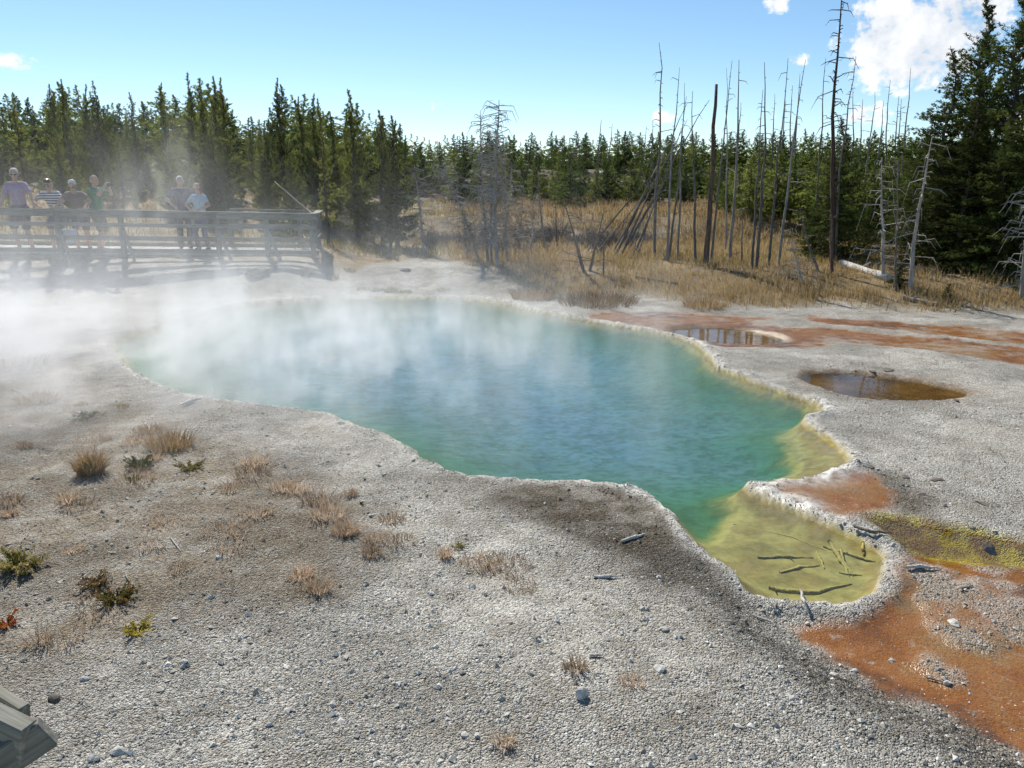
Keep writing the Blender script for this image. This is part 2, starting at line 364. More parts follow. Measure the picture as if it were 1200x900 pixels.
def mat_water():
    t = NT('pool_water'); P = t.pos()
    mp = t.n('ShaderNodeMapping'); t.l(P, mp.inputs[0]); mp.inputs['Scale'].default_value = (1.0, 2.4, 1)
    n1 = t.noise(mp.outputs[0], 5.0, 3, .55).outputs['Fac']; n2 = t.noise(mp.outputs[0], 1.1, 2).outputs['Fac']
    b = t.n('ShaderNodeBump'); b.inputs['Strength'].default_value = .6; b.inputs['Distance'].default_value = .02
    t.l(t.math('ADD', n1, t.math('MULTIPLY', n2, 1.2)), b.inputs['Height'])
    fr = t.n('ShaderNodeFresnel'); fr.inputs['IOR'].default_value = 1.33
    tr = t.n('ShaderNodeBsdfTransparent'); gl = t.n('ShaderNodeBsdfGlossy'); gl.inputs['Roughness'].default_value = .04; t.l(b.outputs[0], gl.inputs['Normal'])
    mx = t.n('ShaderNodeMixShader'); t.l(fr.outputs[0], mx.inputs[0]); t.l(tr.outputs[0], mx.inputs[1]); t.l(gl.outputs[0], mx.inputs[2]); t.l(mx.outputs[0], t.out.inputs['Surface'])
    va = t.n('ShaderNodeVolumeAbsorption'); va.inputs['Color'].default_value = (.16, .82, .88, 1); va.inputs['Density'].default_value = .50
    t.l(va.outputs[0], t.out.inputs['Volume']); M['water'] = t.m
    t = NT('puddle_water'); P = t.pos()
    n1 = t.noise(P, 8, 3).outputs['Fac']; b = t.n('ShaderNodeBump'); b.inputs['Strength'].default_value = .12; b.inputs['Distance'].default_value = .01; t.l(n1, b.inputs['Height'])
    fr = t.n('ShaderNodeFresnel'); fr.inputs['IOR'].default_value = 1.33
    tr = t.n('ShaderNodeBsdfTransparent'); tr.inputs[0].default_value = (.97, .92, .80, 1); gl = t.n('ShaderNodeBsdfGlossy'); gl.inputs['Roughness'].default_value = .03; t.l(b.outputs[0], gl.inputs['Normal'])
    mx = t.n('ShaderNodeMixShader'); t.l(fr.outputs[0], mx.inputs[0]); t.l(tr.outputs[0], mx.inputs[1]); t.l(gl.outputs[0], mx.inputs[2]); t.l(mx.outputs[0], t.out.inputs['Surface'])
    M['puddle'] = t.m
mat_water()
def mat_leaf(name, a, b, trans=.35, yellow=None):
    t = NT(name); r = t.rnd(); P = t.obj()
    n = t.noise(P, 1.6, 3).outputs['Fac']; n2 = t.noise(P, 14, 2).outputs['Fac']
    c = t.mix(t.range(n, .35, .65), a, b); c = t.mix(t.range(n2, .4, .75, 0, .5), c, tuple(min(1, q * 1.7) for q in b))
    if yellow: c = t.mix(t.range(r, .35, 1, 0, .7), c, yellow)
    hs = t.n('ShaderNodeHueSaturation'); t.l(c, hs.inputs['Color']); t.l(t.range(r, 0, 1, .6, 1.4), hs.inputs['Value'])
    d = t.n('ShaderNodeBsdfDiffuse'); tl = t.n('ShaderNodeBsdfTranslucent'); mx = t.n('ShaderNodeMixShader'); mx.inputs[0].default_value = trans
    t.l(hs.outputs[0], d.inputs[0]); t.l(hs.outputs[0], tl.inputs[0]); t.l(d.outputs[0], mx.inputs[1]); t.l(tl.outputs[0], mx.inputs[2]); t.l(mx.outputs[0], t.out.inputs['Surface']); M[name] = t.m
mat_leaf('pine_needles', (.075, .105, .026), (.15, .175, .04), .55, (.22, .22, .04))
mat_leaf('spruce_needles', (.042, .06, .018), (.08, .10, .028), .38)
mat_leaf('far_needles', (.065, .105, .028), (.13, .17, .042), .55, (.19, .205, .045))
mat_leaf('dry_grass', (.36, .25, .11), (.50, .37, .19), .4)
mat_leaf('rust_grass', (.17, .105, .045), (.29, .20, .10), .4)
mat_leaf('pale_sprig', (.38, .27, .18), (.50, .38, .27), .4)
mat_leaf('green_leaf', (.07, .10, .02), (.16, .19, .05), .4)
mat_leaf('yellow_leaf', (.42, .30, .03), (.50, .42, .06), .45)
mat_leaf('red_leaf', (.28, .07, .03), (.40, .14, .04), .4)
mat_leaf('olive_blade', (.14, .13, .035), (.24, .20, .07), .4)
def mat_bark(name, a, b, sc=6, stretch=.15, rough=.9):
    t = NT(name); mp = t.n('ShaderNodeMapping'); t.l(t.obj(), mp.inputs[0]); mp.inputs['Scale'].default_value = (1, 1, stretch)
    n = t.noise(mp.outputs[0], sc * 6, 5, .65).outputs['Fac']; n2 = t.noise(t.obj(), 2.5, 3).outputs['Fac']
    c = t.mix(t.range(n, .35, .65), a, b); c = t.mix(t.range(n2, .4, .7, 0, .4), c, tuple(q * .6 for q in a))
    hs = t.n('ShaderNodeHueSaturation'); t.l(c, hs.inputs['Color']); t.l(t.range(t.rnd(), 0, 1, .75, 1.25), hs.inputs['Value'])
    t.bsdf(hs.outputs[0], rough, .2, n, .6, .02); M[name] = t.m
mat_bark('pine_bark', (.09, .065, .05), (.19, .15, .12))
mat_bark('dead_wood', (.10, .086, .074), (.25, .228, .205))
mat_bark('grey_wood', (.20, .185, .165), (.40, .375, .345))
mat_bark('silver_wood', (.26, .24, .215), (.50, .475, .44))
mat_bark('burnt_wood', (.07, .045, .035), (.16, .11, .085))
mat_bark('white_log', (.55, .52, .47), (.74, .72, .67))
mat_bark('algae_wood', (.36, .30, .08), (.52, .45, .15))
mat_bark('driftwood', (.40, .37, .33), (.60, .57, .53), 8, 1)
def mat_plank(name, a, b):
    t = NT(name); mp = t.n('ShaderNodeMapping'); t.l(t.obj(), mp.inputs[0]); mp.inputs['Scale'].default_value = (1.2, 22, 22)
    n = t.noise(mp.outputs[0], 3, 6, .65).outputs['Fac']; n2 = t.noise(t.obj(), 3, 3).outputs['Fac']
    c = t.mix(t.range(n, .3, .7), a, b); c = t.mix(t.range(n2, .45, .7, 0, .45), c, (.16, .17, .12))
    hs = t.n('ShaderNodeHueSaturation'); t.l(c, hs.inputs['Color']); t.l(t.range(t.rnd(), 0, 1, .82, 1.15), hs.inputs['Value'])
    t.bsdf(hs.outputs[0], .85, .25, n, .5, .004); M[name] = t.m
mat_plank('weathered_plank', (.11, .105, .085), (.34, .33, .285))
mat_plank('deck_plank', (.42, .41, .38), (.60, .59, .56))
def mat_plain(name, col, rough=.8, var=.25, sc=8, spec=.3):
    t = NT(name); n = t.noise(t.obj(), sc, 4, .6).outputs['Fac']
    t.bsdf(t.mix(t.range(n, .3, .7), tuple(q * (1 - var) for q in col), tuple(min(1, q * (1 + var)) for q in col)), rough, spec, n, .25, .01); M[name] = t.m
for nm, c in dict(skin=(.52, .31, .22), shirt_lilac=(.36, .25, .36), shirt_green=(.03, .20, .085), shirt_brown=(.17, .12, .11), shirt_white=(.70, .70, .72), shirt_navy=(.05, .05, .085), shirt_blue=(.45, .55, .64),
                  shorts_dark=(.07, .065, .075), shorts_khaki=(.26, .21, .17), shorts_blue=(.14, .16, .22), hair_white=(.70, .68, .64), hair_blond=(.55, .42, .2), hair_grey=(.45, .42, .38), hair_brown=(.1, .06, .03), shoe=(.03, .03, .035),
                  black=(.015, .015, .017), cap_orange=(.55, .30, .16), bag=(.72, .73, .78), panel=(.80, .80, .78)).items():
    mat_plain(nm, c, .75, .15, 14)
    for q_ in M[nm].node_tree.nodes:
        if q_.type == 'BUMP' and nm.startswith('sh'): q_.inputs['Strength'].default_value = .9; q_.inputs['Distance'].default_value = .03
def mat_stripe():
    t = NT('striped_cloth'); w = t.n('ShaderNodeTexWave', bands_direction='Z'); t.l(t.obj(), w.inputs['Vector']); w.inputs['Scale'].default_value = 5.5; w.inputs['Distortion'].default_value = 1.0
    t.bsdf(t.mix(t.range(w.outputs['Fac'], .45, .55), (.12, .11, .14), (.72, .72, .74)), .8, .2); M['striped'] = t.m
mat_stripe()
M['black'].node_tree.nodes['Principled BSDF'].inputs['Roughness'].default_value = .3
mat_plain('stone_grey', (.50, .48, .44), .9, .4, 25)
mat_plain('stone_dark', (.13, .11, .09), .9, .4, 25)
def mat_chip():
    t = NT('sinter_chips'); g = t.n('ShaderNodeNewGeometry'); r = g.outputs['Random Per Island']
    a = t.n('ShaderNodeAttribute', attribute_name='tone')
    sp = t.n('ShaderNodeSeparateColor'); t.l(a.outputs['Color'], sp.inputs[0])
    c = t.ramp(r, [(0, (.24, .22, .18)), (.3, (.40, .38, .335)), (.75, (.53, .51, .46)), (1, (.74, .72, .66))])
    c = t.mix(t.math('MULTIPLY', sp.outputs[0], .85), c, t.ramp(r, [(0, (.025, .019, .013)), (.45, (.085, .066, .044)), (.75, (.20, .175, .135)), (1, (.62, .59, .52))]))
    c = t.mix(t.math('MULTIPLY', sp.outputs[1], .75), c, t.ramp(r, [(0, (.10, .07, .04)), (.6, (.26, .2, .13)), (1, (.42, .37, .30))]))
    n = t.noise(g.outputs['Position'], 90, 3).outputs['Fac']
    t.bsdf(c, .9, .25, n, .4, .004); M['chips'] = t.m
mat_chip()

# ------------------------------------------------------------------ mesh helpers
def mesh_np(name, V, Fc, smooth=False):
    V = np.asarray(V, np.float32); me = bpy.data.meshes.new(name)
    Fc = np.asarray(Fc, np.int32); k = Fc.shape[1]
    me.vertices.add(len(V)); me.vertices.foreach_set('co', V.ravel())
    me.loops.add(Fc.size); me.loops.foreach_set('vertex_index', Fc.ravel())
    me.polygons.add(len(Fc)); me.polygons.foreach_set('loop_start', np.arange(0, Fc.size, k, dtype=np.int32))
    me.polygons.foreach_set('loop_total', np.full(len(Fc), k, np.int32))
    me.polygons.foreach_set('use_smooth', np.full(len(Fc), smooth, bool))
    me.update(); me.validate(); return me
def link(name, me, mat=None, parent=None, loc=None):
    o = bpy.data.objects.new(name, me); COL.objects.link(o)
    if mat and me is not None and not me.materials: me.materials.append(M[mat] if isinstance(mat, str) else mat)
    if parent: o.parent = parent
    if loc is not None: o.location = loc
    return o
def empty(name, loc, rz=0):
    o = bpy.data.objects.new(name, None); COL.objects.link(o); o.location = loc; o.rotation_euler = (0, 0, rz); o.empty_display_size = .1; return o
def tag(o, label, cat, group=None):
    o['label'] = label; o['category'] = cat
    if group: o['group'] = group
    return o
class Tubes:
    """collects tapered tubes, built as one mesh of quads"""
    def __init__(s): s.V = []; s.F = []; s.n = 0
    def add(s, pts, rad, sides=6, cap=True):
        pts = [Vector(p) for p in pts]
        for i, p in enumerate(pts):
            d = (pts[min(i + 1, len(pts) - 1)] - pts[max(i - 1, 0)]).normalized()
            a = d.cross(Vector((0.13, .27, .95)) if abs(d.z) < .9 else Vector((1, .2, 0))).normalized(); b = d.cross(a)
            for k in range(sides):
                t = 2 * math.pi * k / sides; s.V.append(p + (a * math.cos(t) + b * math.sin(t)) * rad[i])
        n = len(pts)
        for i in range(n - 1):
            for k in range(sides):
                s.F.append((s.n + i * sides + k, s.n + i * sides + (k + 1) % sides, s.n + (i + 1) * sides + (k + 1) % sides, s.n + (i + 1) * sides + k))
        if cap:
            for base in (s.n, s.n + (n - 1) * sides):
                s.V.append(pts[0] if base == s.n else pts[-1]); c = len(s.V) - 1 
                for k in range(sides): s.F.append((base + k, base + (k + 1) % sides, c, c))
        s.n = len(s.V)
    def mesh(s, name, smooth=True):
        me = bpy.data.meshes.new(name); me.from_pydata([tuple(v) for v in s.V], [], [f if f[2] != f[3] else f[:3] for f in s.F])
        me.polygons.foreach_set('use_smooth', [smooth] * len(me.polygons)); me.update(); return me

# ------------------------------------------------------------------ ground
def axis(dense_a, dense_b, step, lo, hi, g):
    a = list(np.arange(dense_a, dense_b + step / 2, step))
    s = step
    while a[-1] < hi: s = min(s * g, 12); a.append(a[-1] + s)
    s = step; b = [dense_a]
    while b[-1] > lo: s = min(s * g * 1.02, 12); b.append(b[-1] - s)
    return np.array(b[:0:-1] + a)
gx = axis(-4.6, 6.2, .034, -220, 220, 1.022)
gy = axis(2.4, 8.6, .034, -40, 330, 1.016)
X, Y = np.meshgrid(gx, gy)
XF, YF = X.ravel(), Y.ravel()
Zf, SD, MK = fields(XF, YF)
nx, ny = len(gx), len(gy)
idx = np.arange(nx * ny).reshape(ny, nx)
faces = np.stack([idx[:-1, :-1], idx[:-1, 1:], idx[1:, 1:], idx[1:, :-1]], -1).reshape(-1, 4)
zg = Zf.reshape(ny, nx); msk = sstep(-.04, -.16, SD).reshape(ny, nx)      # silt smooths the pool bed
for _ in range(6):
    av = zg.copy(); av[1:-1, 1:-1] = (zg[:-2, 1:-1] + zg[2:, 1:-1] + zg[1:-1, :-2] + zg[1:-1, 2:]) / 4; zg = zg * (1 - msk) + av * msk
Zf = zg.ravel()
def zmesh(x, y):
    i = int(np.clip(np.searchsorted(gx, x) - 1, 0, nx - 2)); j = int(np.clip(np.searchsorted(gy, y) - 1, 0, ny - 2)); a = (x - gx[i]) / (gx[i + 1] - gx[i]); b = (y - gy[j]) / (gy[j + 1] - gy[j])
    return float((zg[j, i] * (1 - a) + zg[j, i + 1] * a) * (1 - b) + (zg[j + 1, i] * (1 - a) + zg[j + 1, i + 1] * a) * b)
gm = mesh_np('ground', np.stack([XF, YF, Zf], 1), faces, True)
for nm, ch in (('m1', ('pool', 'orange', 'dark', 'yellow')), ('m2', ('white', 'tan', 'meadow', 'brownw')), ('m3', ('rimbrown', 'damp', 'bar', 'nom'))):
    at = gm.attributes.new(nm, 'FLOAT_COLOR', 'POINT')
    at.data.foreach_set('color', np.stack([MK[c] for c in ch], 1).astype(np.float32).ravel())
ground = link('ground', gm, 'ground'); ground['kind'] = 'structure'; ground['label'] = 'pale sinter ground with orange run-off, rising to dry grass slopes'
print('ground', nx, ny)

# ------------------------------------------------------------------ water
def offset(P, d):
    q = np.roll(P, -1, 0) - np.roll(P, 1, 0); n = np.stack([q[:, 1], -q[:, 0]], 1); n /= np.linalg.norm(n, axis=1)[:, None] + 1e-9
    area = np.sum(P[:, 0] * np.roll(P[:, 1], -1) - np.roll(P[:, 0], -1) * P[:, 1])
    return P + n * d * (1 if area > 0 else -1)
def slab(name, P, ztop, zbot, mat, label):
    bm = bmesh.new(); tv = [bm.verts.new((p[0], p[1], ztop)) for p in P]; f = bm.faces.new(tv)
    if f.normal.z < 0: bmesh.ops.reverse_faces(bm, faces=[f])
    f.normal_update()
    if f.normal.z < 0: f.normal_flip()
    if zbot is not None:
        bv = [bm.verts.new((p[0], p[1], zbot)) for p in P]; bm.faces.new(bv)
        for i in range(len(P)): j = (i + 1) % len(P); bm.faces.new((tv[i], tv[j], bv[j], bv[i]))
        bmesh.ops.recalc_face_normals(bm, faces=bm.faces)
    me = bpy.data.meshes.new(name); bm.to_mesh(me); bm.free()
    o = link(name, me, mat); o['kind'] = 'structure'; o['label'] = label; return o
slab('pool_water', offset(POOL, .09), 0.0, -2.0, 'water', 'clear blue green water of the steaming hot spring pool')
def level(P, inset=-.06):
    Q = offset(P, inset); return float(np.percentile(fields(P[:, 0], P[:, 1])[0], 25))
slab('puddle_water', offset(PUDDLE, .05), float(np.mean(fields(*offset(PUDDLE, -.10).T)[0])) + .028, None, 'puddle', 'shallow brown puddle on the pale sinter flat')
slab('puddle_water', offset(PUDDLE2, .05), float(np.mean(fields(*offset(PUDDLE2, -.12).T)[0])) + .022, None, 'puddle', 'shallow brown film of water beside the pool rim')
slab('stream_water', offset(CHANNEL, .09), float(np.mean(fields(*offset(CHANNEL, -.10).T)[0])) + .05, None, 'puddle', 'shallow yellow run-off stream beside the outlet')

# ------------------------------------------------------------------ gravel (nobody could count it)
def icosphere(sub=1):
    bm = bmesh.new(); bmesh.ops.create_icosphere(bm, subdivisions=sub, radius=1); v = np.array([q.co[:] for q in bm.verts]); f = np.array([[w.index for w in q.verts] for q in bm.faces]); bm.free(); return v, f
ICO = icosphere(1)
OCT = (np.array([(1, 0, 0), (-1, 0, 0), (0, 1, 0), (0, -1, 0), (0, 0, 1), (0, 0, -1)], float), np.array([(0, 2, 4), (2, 1, 4), (1, 3, 4), (3, 0, 4), (2, 0, 5), (1, 2, 5), (3, 1, 5), (0, 3, 5)]))
def chips(name, x, y, s, flat, sink, tone, label, seed=1, shape=ICO):
    rg = np.random.RandomState(seed); n = len(x); z = fields(x, y)[0]
    v, f = shape; k = len(v)
    base = v[None] * (1 + .55 * (rg.rand(n, k, 1) - .5))
    sc = s[:, None] * np.stack([rg.uniform(.7, 1.35, n), rg.uniform(.6, 1.1, n), flat * rg.uniform(.6, 1.3, n)], 1)
    p = base * sc[:, None, :]
    tilt = rg.normal(0, .35, n); ca, sa = np.cos(tilt), np.sin(tilt)
    p = np.stack([p[..., 0] * ca[:, None] + p[..., 2] * sa[:, None], p[..., 1], -p[..., 0] * sa[:, None] + p[..., 2] * ca[:, None]], -1)
    a = rg.rand(n) * 6.28; ca, sa = np.cos(a)[:, None], np.sin(a)[:, None]
    p = np.stack([p[..., 0] * ca - p[..., 1] * sa, p[..., 0] * sa + p[..., 1] * ca, p[..., 2]], -1)
    p += np.stack([x, y, z + s * sink], 1)[:, None, :]
    ff = (f[None] + (np.arange(n) * k)[:, None, None]).reshape(-1, 3)
    me = mesh_np(name, p.reshape(-1, 3), ff, False)
    at = me.attributes.new('tone', 'FLOAT_COLOR', 'POINT')
    tc = np.concatenate([tone, np.zeros((n, 1)), np.ones((n, 1))], 1).astype(np.float32)
    at.data.foreach_set('color', np.repeat(tc, k, 0).ravel())
    o = link(name, me, 'chips'); o['kind'] = 'stuff'; o['label'] = label; return o
def scatter(n, ylo, yhi, seed, halfw=.72, power=1.6):
    rg = np.random.RandomState(seed); t = rg.rand(n)
    y = (ylo ** (1 - power) + t * (yhi ** (1 - power) - ylo ** (1 - power))) ** (1 / (1 - power))
    x = (rg.rand(n) * 2 - 1) * (halfw * y + .4); return x, y, rg
x, y, rg = scatter(150000, 2.2, 11, 7, .70, 1.9)
z, sd, mk = fields(x, y)
dens = .35 + .65 * sstep(.38, .6, fbm(x * 2.3, y * 2.3, 81, 4)); dens *= (1 - .93 * mk['orange'] * (1 - .9 * mk['bar'])) * (1 - mk['yellow']) * (1 - mk['brownw']) * (1 - .4 * mk['tan'])
keep = (sd > .03) & (rg.rand(len(x)) < dens)
x, y, sd = x[keep], y[keep], sd[keep]; mk = {k: v[keep] for k, v in mk.items()}
s = .0030 * (rg.pareto(3.0, len(x)) + 1) * (.8 + .06 * y); s = np.minimum(s, .02)
chips('gravel', x, y, s, .62, .12, np.stack([np.clip(np.maximum(mk['dark'], mk['damp']) + mk['bar'] * .35, 0, 1), mk['tan'] * .6], 1), 'loose pale sinter gravel strewn over the ground', 3, OCT)
# extra chips on the damp bank and gravel bars
x, y, rg = scatter(60000, 2.4, 7, 17); z, sd, mk = fields(x, y)
keep = (sd > .05) & (rg.rand(len(x)) < np.maximum(mk['bar'] * (1 - mk['orange']) * .9, mk['damp'] * .5) * (1 - mk['yellow']))
x, y = x[keep], y[keep]; mk = {k: v[keep] for k, v in mk.items()}
s = .0045 * (rg.pareto(3.5, len(x)) + 1); s = np.minimum(s, .014)
chips('gravel_bar', x, y, s, .5, .2, np.stack([np.clip(.75 + 0 * x, 0, 1), 0 * x], 1), 'coarse dark and white chips along the run-off', 4, OCT)
# knobbly crust round the rim
rg = np.random.RandomState(27); pts = []
for i in range(len(POOL)):
    a, b = POOL[i], POOL[(i + 1) % len(POOL)]; l = np.hypot(*(b - a)); dpt = np.hypot(*a)
    n = int(l * (130 if a[0] > 1.6 and a[1] < 6.3 else 60) * min(1, (8 / dpt) ** 1.5)) + 1
    pts.append(a + (b - a) * rg.rand(n, 1) + rg.normal(0, .075, (n, 2)))
pts = np.concatenate(pts); x, y = pts.T; z, sd, mk = fields(x, y); keep = (sd > -.02) & (sd < .2) & (z > -.1); x, y = x[keep], y[keep]; mk = {k: v[keep] for k, v in mk.items()}
s = .0048 * (rg.pareto(3.0, len(x)) + 1) * (.75 + .05 * y); s = np.minimum(s, .016)
chips('sinter_crust', x, y, s, .55, .0, np.stack([np.clip(mk['low'] * .65 + mk['dark'] * .3, 0, 1), 0 * x], 1), 'knobbly pale sinter crust along the pool rim', 5)

# ------------------------------------------------------------------ trees
def needles(C, D, n, length, width, rg, spread=.8, up=.15, size=None):
    """n thin triangles round each tuft centre C with growth direction D"""
    m = len(C); d = np.repeat(D, n, 0) + rg.normal(0, spread, (m * n, 3)); d[:, 2] += up
    d /= np.linalg.norm(d, axis=1)[:, None] + 1e-9
    s = np.cross(d, rg.normal(0, 1, (m * n, 3))); s /= np.linalg.norm(s, axis=1)[:, None] + 1e-9
    q = np.ones((m * n, 1)) if size is None else np.repeat(size, n)[:, None]
    c = np.repeat(C, n, 0) + rg.normal(0, length * .22, (m * n, 3)) * q; L = length * rg.uniform(.6, 1.3, (m * n, 1)) * q; W = width * rg.uniform(.6, 1.3, (m * n, 1)) * q
    return np.stack([c - s * W - d * L * .3, c + s * W - d * L * .3, c + d * L * .7], 1).reshape(-1, 3)
def conifer(seed, H, rad, style, nb, tuft, nl, length, width):
    """trunk mesh and crown mesh; style pine = open, upswept; spruce = dense, drooping; sparse = thin half-bare"""
    r = random.Random(seed); rg = np.random.RandomState(seed); T = Tubes()
    bend = [Vector((r.uniform(-1, 1) * .02 * H * (i / 8) ** 1.5, r.uniform(-1, 1) * .02 * H * (i / 8) ** 1.5, H * i / 8 * .985)) for i in range(9)]
    r0 = H * .0125 + .02
    T.add(bend, [r0 * (1 - .93 * (i / 8) ** .9) for i in range(9)], 7)
    def axisp(t):
        q = t * 8; i = min(7, int(q)); return bend[i].lerp(bend[i + 1], q - i)
    C, D, Q = [], [], []
    z0 = {'pine': .07, 'spruce': .03, 'sparse': .22}[style]
    gaps = [r.uniform(.25, .9) for _ in range(4)]
    for k in range(nb):
        t = z0 + (1 - z0) * (1 - (1 - (k + r.random()) / nb) ** 1.15) * .985
        tt = (t - z0) / (1 - z0)
        if style == 'pine': prof = (min(1, .6 + 1.8 * tt)) * (1 - tt) ** 1.0 + .012
        elif style == 'spruce': prof = (1 - tt) ** .95 * min(1, .75 + tt) + .012
        else: prof = (.5 + .5 * r.random()) * (1 - tt) ** .7 + .03
        L = rad * prof * r.choice((.45, .7, .9, 1.0, 1.1, 1.3))
        if any(abs(t - g) < .018 for g in gaps): L *= .45
        az = r.random() * 6.283
        el = {'pine': R(8 + 42 * tt + r.uniform(-12, 14)), 'spruce': R(-22 + 50 * tt + r.uniform(-10, 10)), 'sparse': R(-5 + 40 * tt + r.uniform(-16, 16))}[style]
        d = Vector((math.cos(az) * math.cos(el), math.sin(az) * math.cos(el), math.sin(el)))
        p0 = axisp(t); sag = (-.10 if style == 'spruce' else .10) * L
        p1 = p0 + d * L * .55; p2 = p0 + d * L + Vector((0, 0, sag + (.18 * L if style == 'spruce' else 0)))
        T.add([p0, p1, p2], [r0 * .22 * (1 - .6 * tt) + .004, .008, .003], 3, False)
        m = max(1, int(tuft * L / rad * 1.6 + .6))
        for j in range(m):
            s = .22 + .78 * (j + r.random()) / m
            if style == 'sparse' and r.random() < .25: continue
            c = (p0.lerp(p1, s / .55) if s < .55 else p1.lerp(p2, (s - .55) / .45))
            side = d.cross(Vector((0, 0, 1))).normalized() * r.uniform(-1, 1) * L * .30 * (1.1 - s * .6)
            C.append(c + side + Vector((0, 0, r.uniform(-.4, .5) * .16 * L))); D.append(d * .8 + side.normalized() * .4); Q.append(.38 + .62 * (1 - tt) ** .7)
    C = np.array(C); D = np.array(D)
    V = needles(C, D, nl, length, width, rg, .75, .3 if style != 'spruce' else .05, np.array(Q))
    tip = axisp(.985); V2 = needles(np.array([tip + Vector((0, 0, -.05 * i * H / 6)) for i in range(8)]), np.tile([[0, 0, 1.0]], (8, 1)), max(2, nl // 3), length * .38, width * .38, rg, .5, .5)
    V = np.concatenate([V, V2]); me = mesh_np('crown', V, np.arange(len(V)).reshape(-1, 3))
    return T.mesh('trunk'), me, H
PINES = [conifer(100 + i, 6.0, (1.1, 1.6, 1.25, 1.75, .95, 1.45)[i], 'pine', 150, 10, 8, .16, .028) for i in range(6)]
FARS = [conifer(200 + i, 5.0, 1.25 + .2 * (i % 3), 'spruce' if i % 2 else 'pine', 100, 7, 8, .21, .044) for i in range(6)]
SPARSE = [conifer(300 + i, 6.0, .9, 'sparse', 80, 6, 6, .15, .020) for i in range(3)]
SPRUCE = [conifer(400 + i, 7.5, 1.9, 'spruce' if i != 1 else 'pine', 280, 18, 10, .14, .019) for i in range(3)]
for S, mt in ((PINES, 'pine_needles'), (FARS, 'far_needles'), (SPARSE, 'pine_needles'), (SPRUCE, 'spruce_needles')):
    for tr, cr, H in S: tr.materials.append(M['pine_bark']); cr.materials.append(M[mt])
def tree(name, proto, p, H, label, cat='tree', group=None, wide=1.0, rz=None, lean=0):
    tr, cr, H0 = proto; k = H / H0
    o = empty(name, (p.x, p.y, p.z - .05), random.Random(int(p.x * 991 + p.y * 77)).random() * 6.28 if rz is None else rz); o.scale = (k * wide, k * wide, k); o.rotation_euler.y = lean
    link('trunk', tr, None, o); link('crown', cr, None, o); return tag(o, label, cat, group)
SKY = np.array([(-60,118),(0,112),(50,104),(90,92),(125,96),(150,116),(193,94),(215,108),(235,85),(252,98),(268,88),(290,138),(318,140),(335,92),(358,108),(375,108),(395,132),(424,104),(450,128),(468,138),(490,150),(520,156),(560,160),
  (600,172),(632,166),(660,168),(690,148),(715,158),(745,155),(770,158),(800,168),(830,165),(862,150),(900,152),(960,150),(1000,154),(1050,152),(1120,150),(1260,140)], float)
rt = random.Random(42)
# far forest on the ridge
for i in range(136):
    u = -50 + 1300 * (i + rt.random()) / 136
    y = rt.uniform(44, 62) if u > 520 else rt.uniform(38, 58)
    p = stand(u, y); sk = np.interp(u, SKY[:, 0], SKY[:, 1]); tz = top_z(sk + rt.choice([-2, 3, 6, 12, 18, 26, 34]), y); H = max(2.6, tz - p.z)
    left = u < 520
    tree('pine_tree', FARS[rt.randrange(6)], p, H, 'young green pine in the forest on the slope behind the boardwalk' if left else 'young green pine in the forest on the far ridge behind the grassy terrace', 'pine tree',
         'pines on the slope behind the boardwalk' if left else 'pines on the far ridge', rt.uniform(.95, 1.3) * min(1.35, max(.8, 5.5 / H)))
for i in range(86):                        # lower row in front of the ridge
    u = 840 + 400 * (i + rt.random()) / 60 if i < 36 else 530 + 330 * (i - 36 + rt.random()) / 50
    y = rt.uniform(25, 36) if i < 36 else rt.uniform(33.5, 40)
    p = stand(u, y); tz = top_z(rt.uniform(165, 212) if i < 36 else rt.uniform(166, 205), y); H = max(1.2, tz - p.z)
    tree('pine_tree', FARS[rt.randrange(6)], p, H, 'dark green pine in the lower row behind the standing dead trunks' if i < 36 else 'small bushy pine at the back edge of the grassy terrace', 'pine tree',
         'pines behind the dead trunks' if i < 36 else 'small pines on the terrace edge', rt.uniform(1.1, 1.5))
for i in range(64):                        # slope behind the walk
    u = -40 + 470 * (i + rt.random()) / 64; y = rt.uniform(26, 36); p = stand(u, y)
    if 20 < u < 75 and y < 31: continue
    tz = top_z(rt.uniform(135, 215), y); H = max(1.0, tz - p.z)
    if 330 < u < 372 and y < 30: continue
    tree('pine_tree', PINES[rt.randrange(6)], p, H, 'bushy young pine on the slope right behind the boardwalk', 'pine tree', 'young pines right behind the boardwalk', rt.uniform(.9, 1.25))
for u, v, y in [(262, 84, 29), (270, 86, 30.5), (234, 80, 31), (246, 97, 28), (334, 86, 29.5), (358, 108, 28), (374, 104, 27), (380, 110, 30), (394, 126, 27), (200, 92, 32), (165, 104, 33), (125, 90, 33), (114, 94, 35), (88, 88, 34), (75, 94, 36), (30, 106, 34), (5, 98, 33), (310, 148, 27)]:
    p = stand(u, y); tree('pine_tree', PINES[int(u) % 6], p, top_z(v, y) - p.z, 'dark pine of the thick tall clump above the end of the boardwalk' if 230 < u < 275 else 'tall slim pine above the far end of the platform' if 300 < u < 400 else 'tall pine rising above the young pines behind the people on the boardwalk', 'pine tree', 'dark clump of tall pines' if 230 < u < 275 else 'slim pines past the platform end' if 300 < u < 400 else 'tall pines behind the people', 1.0 if u not in (262, 246) else 1.25)
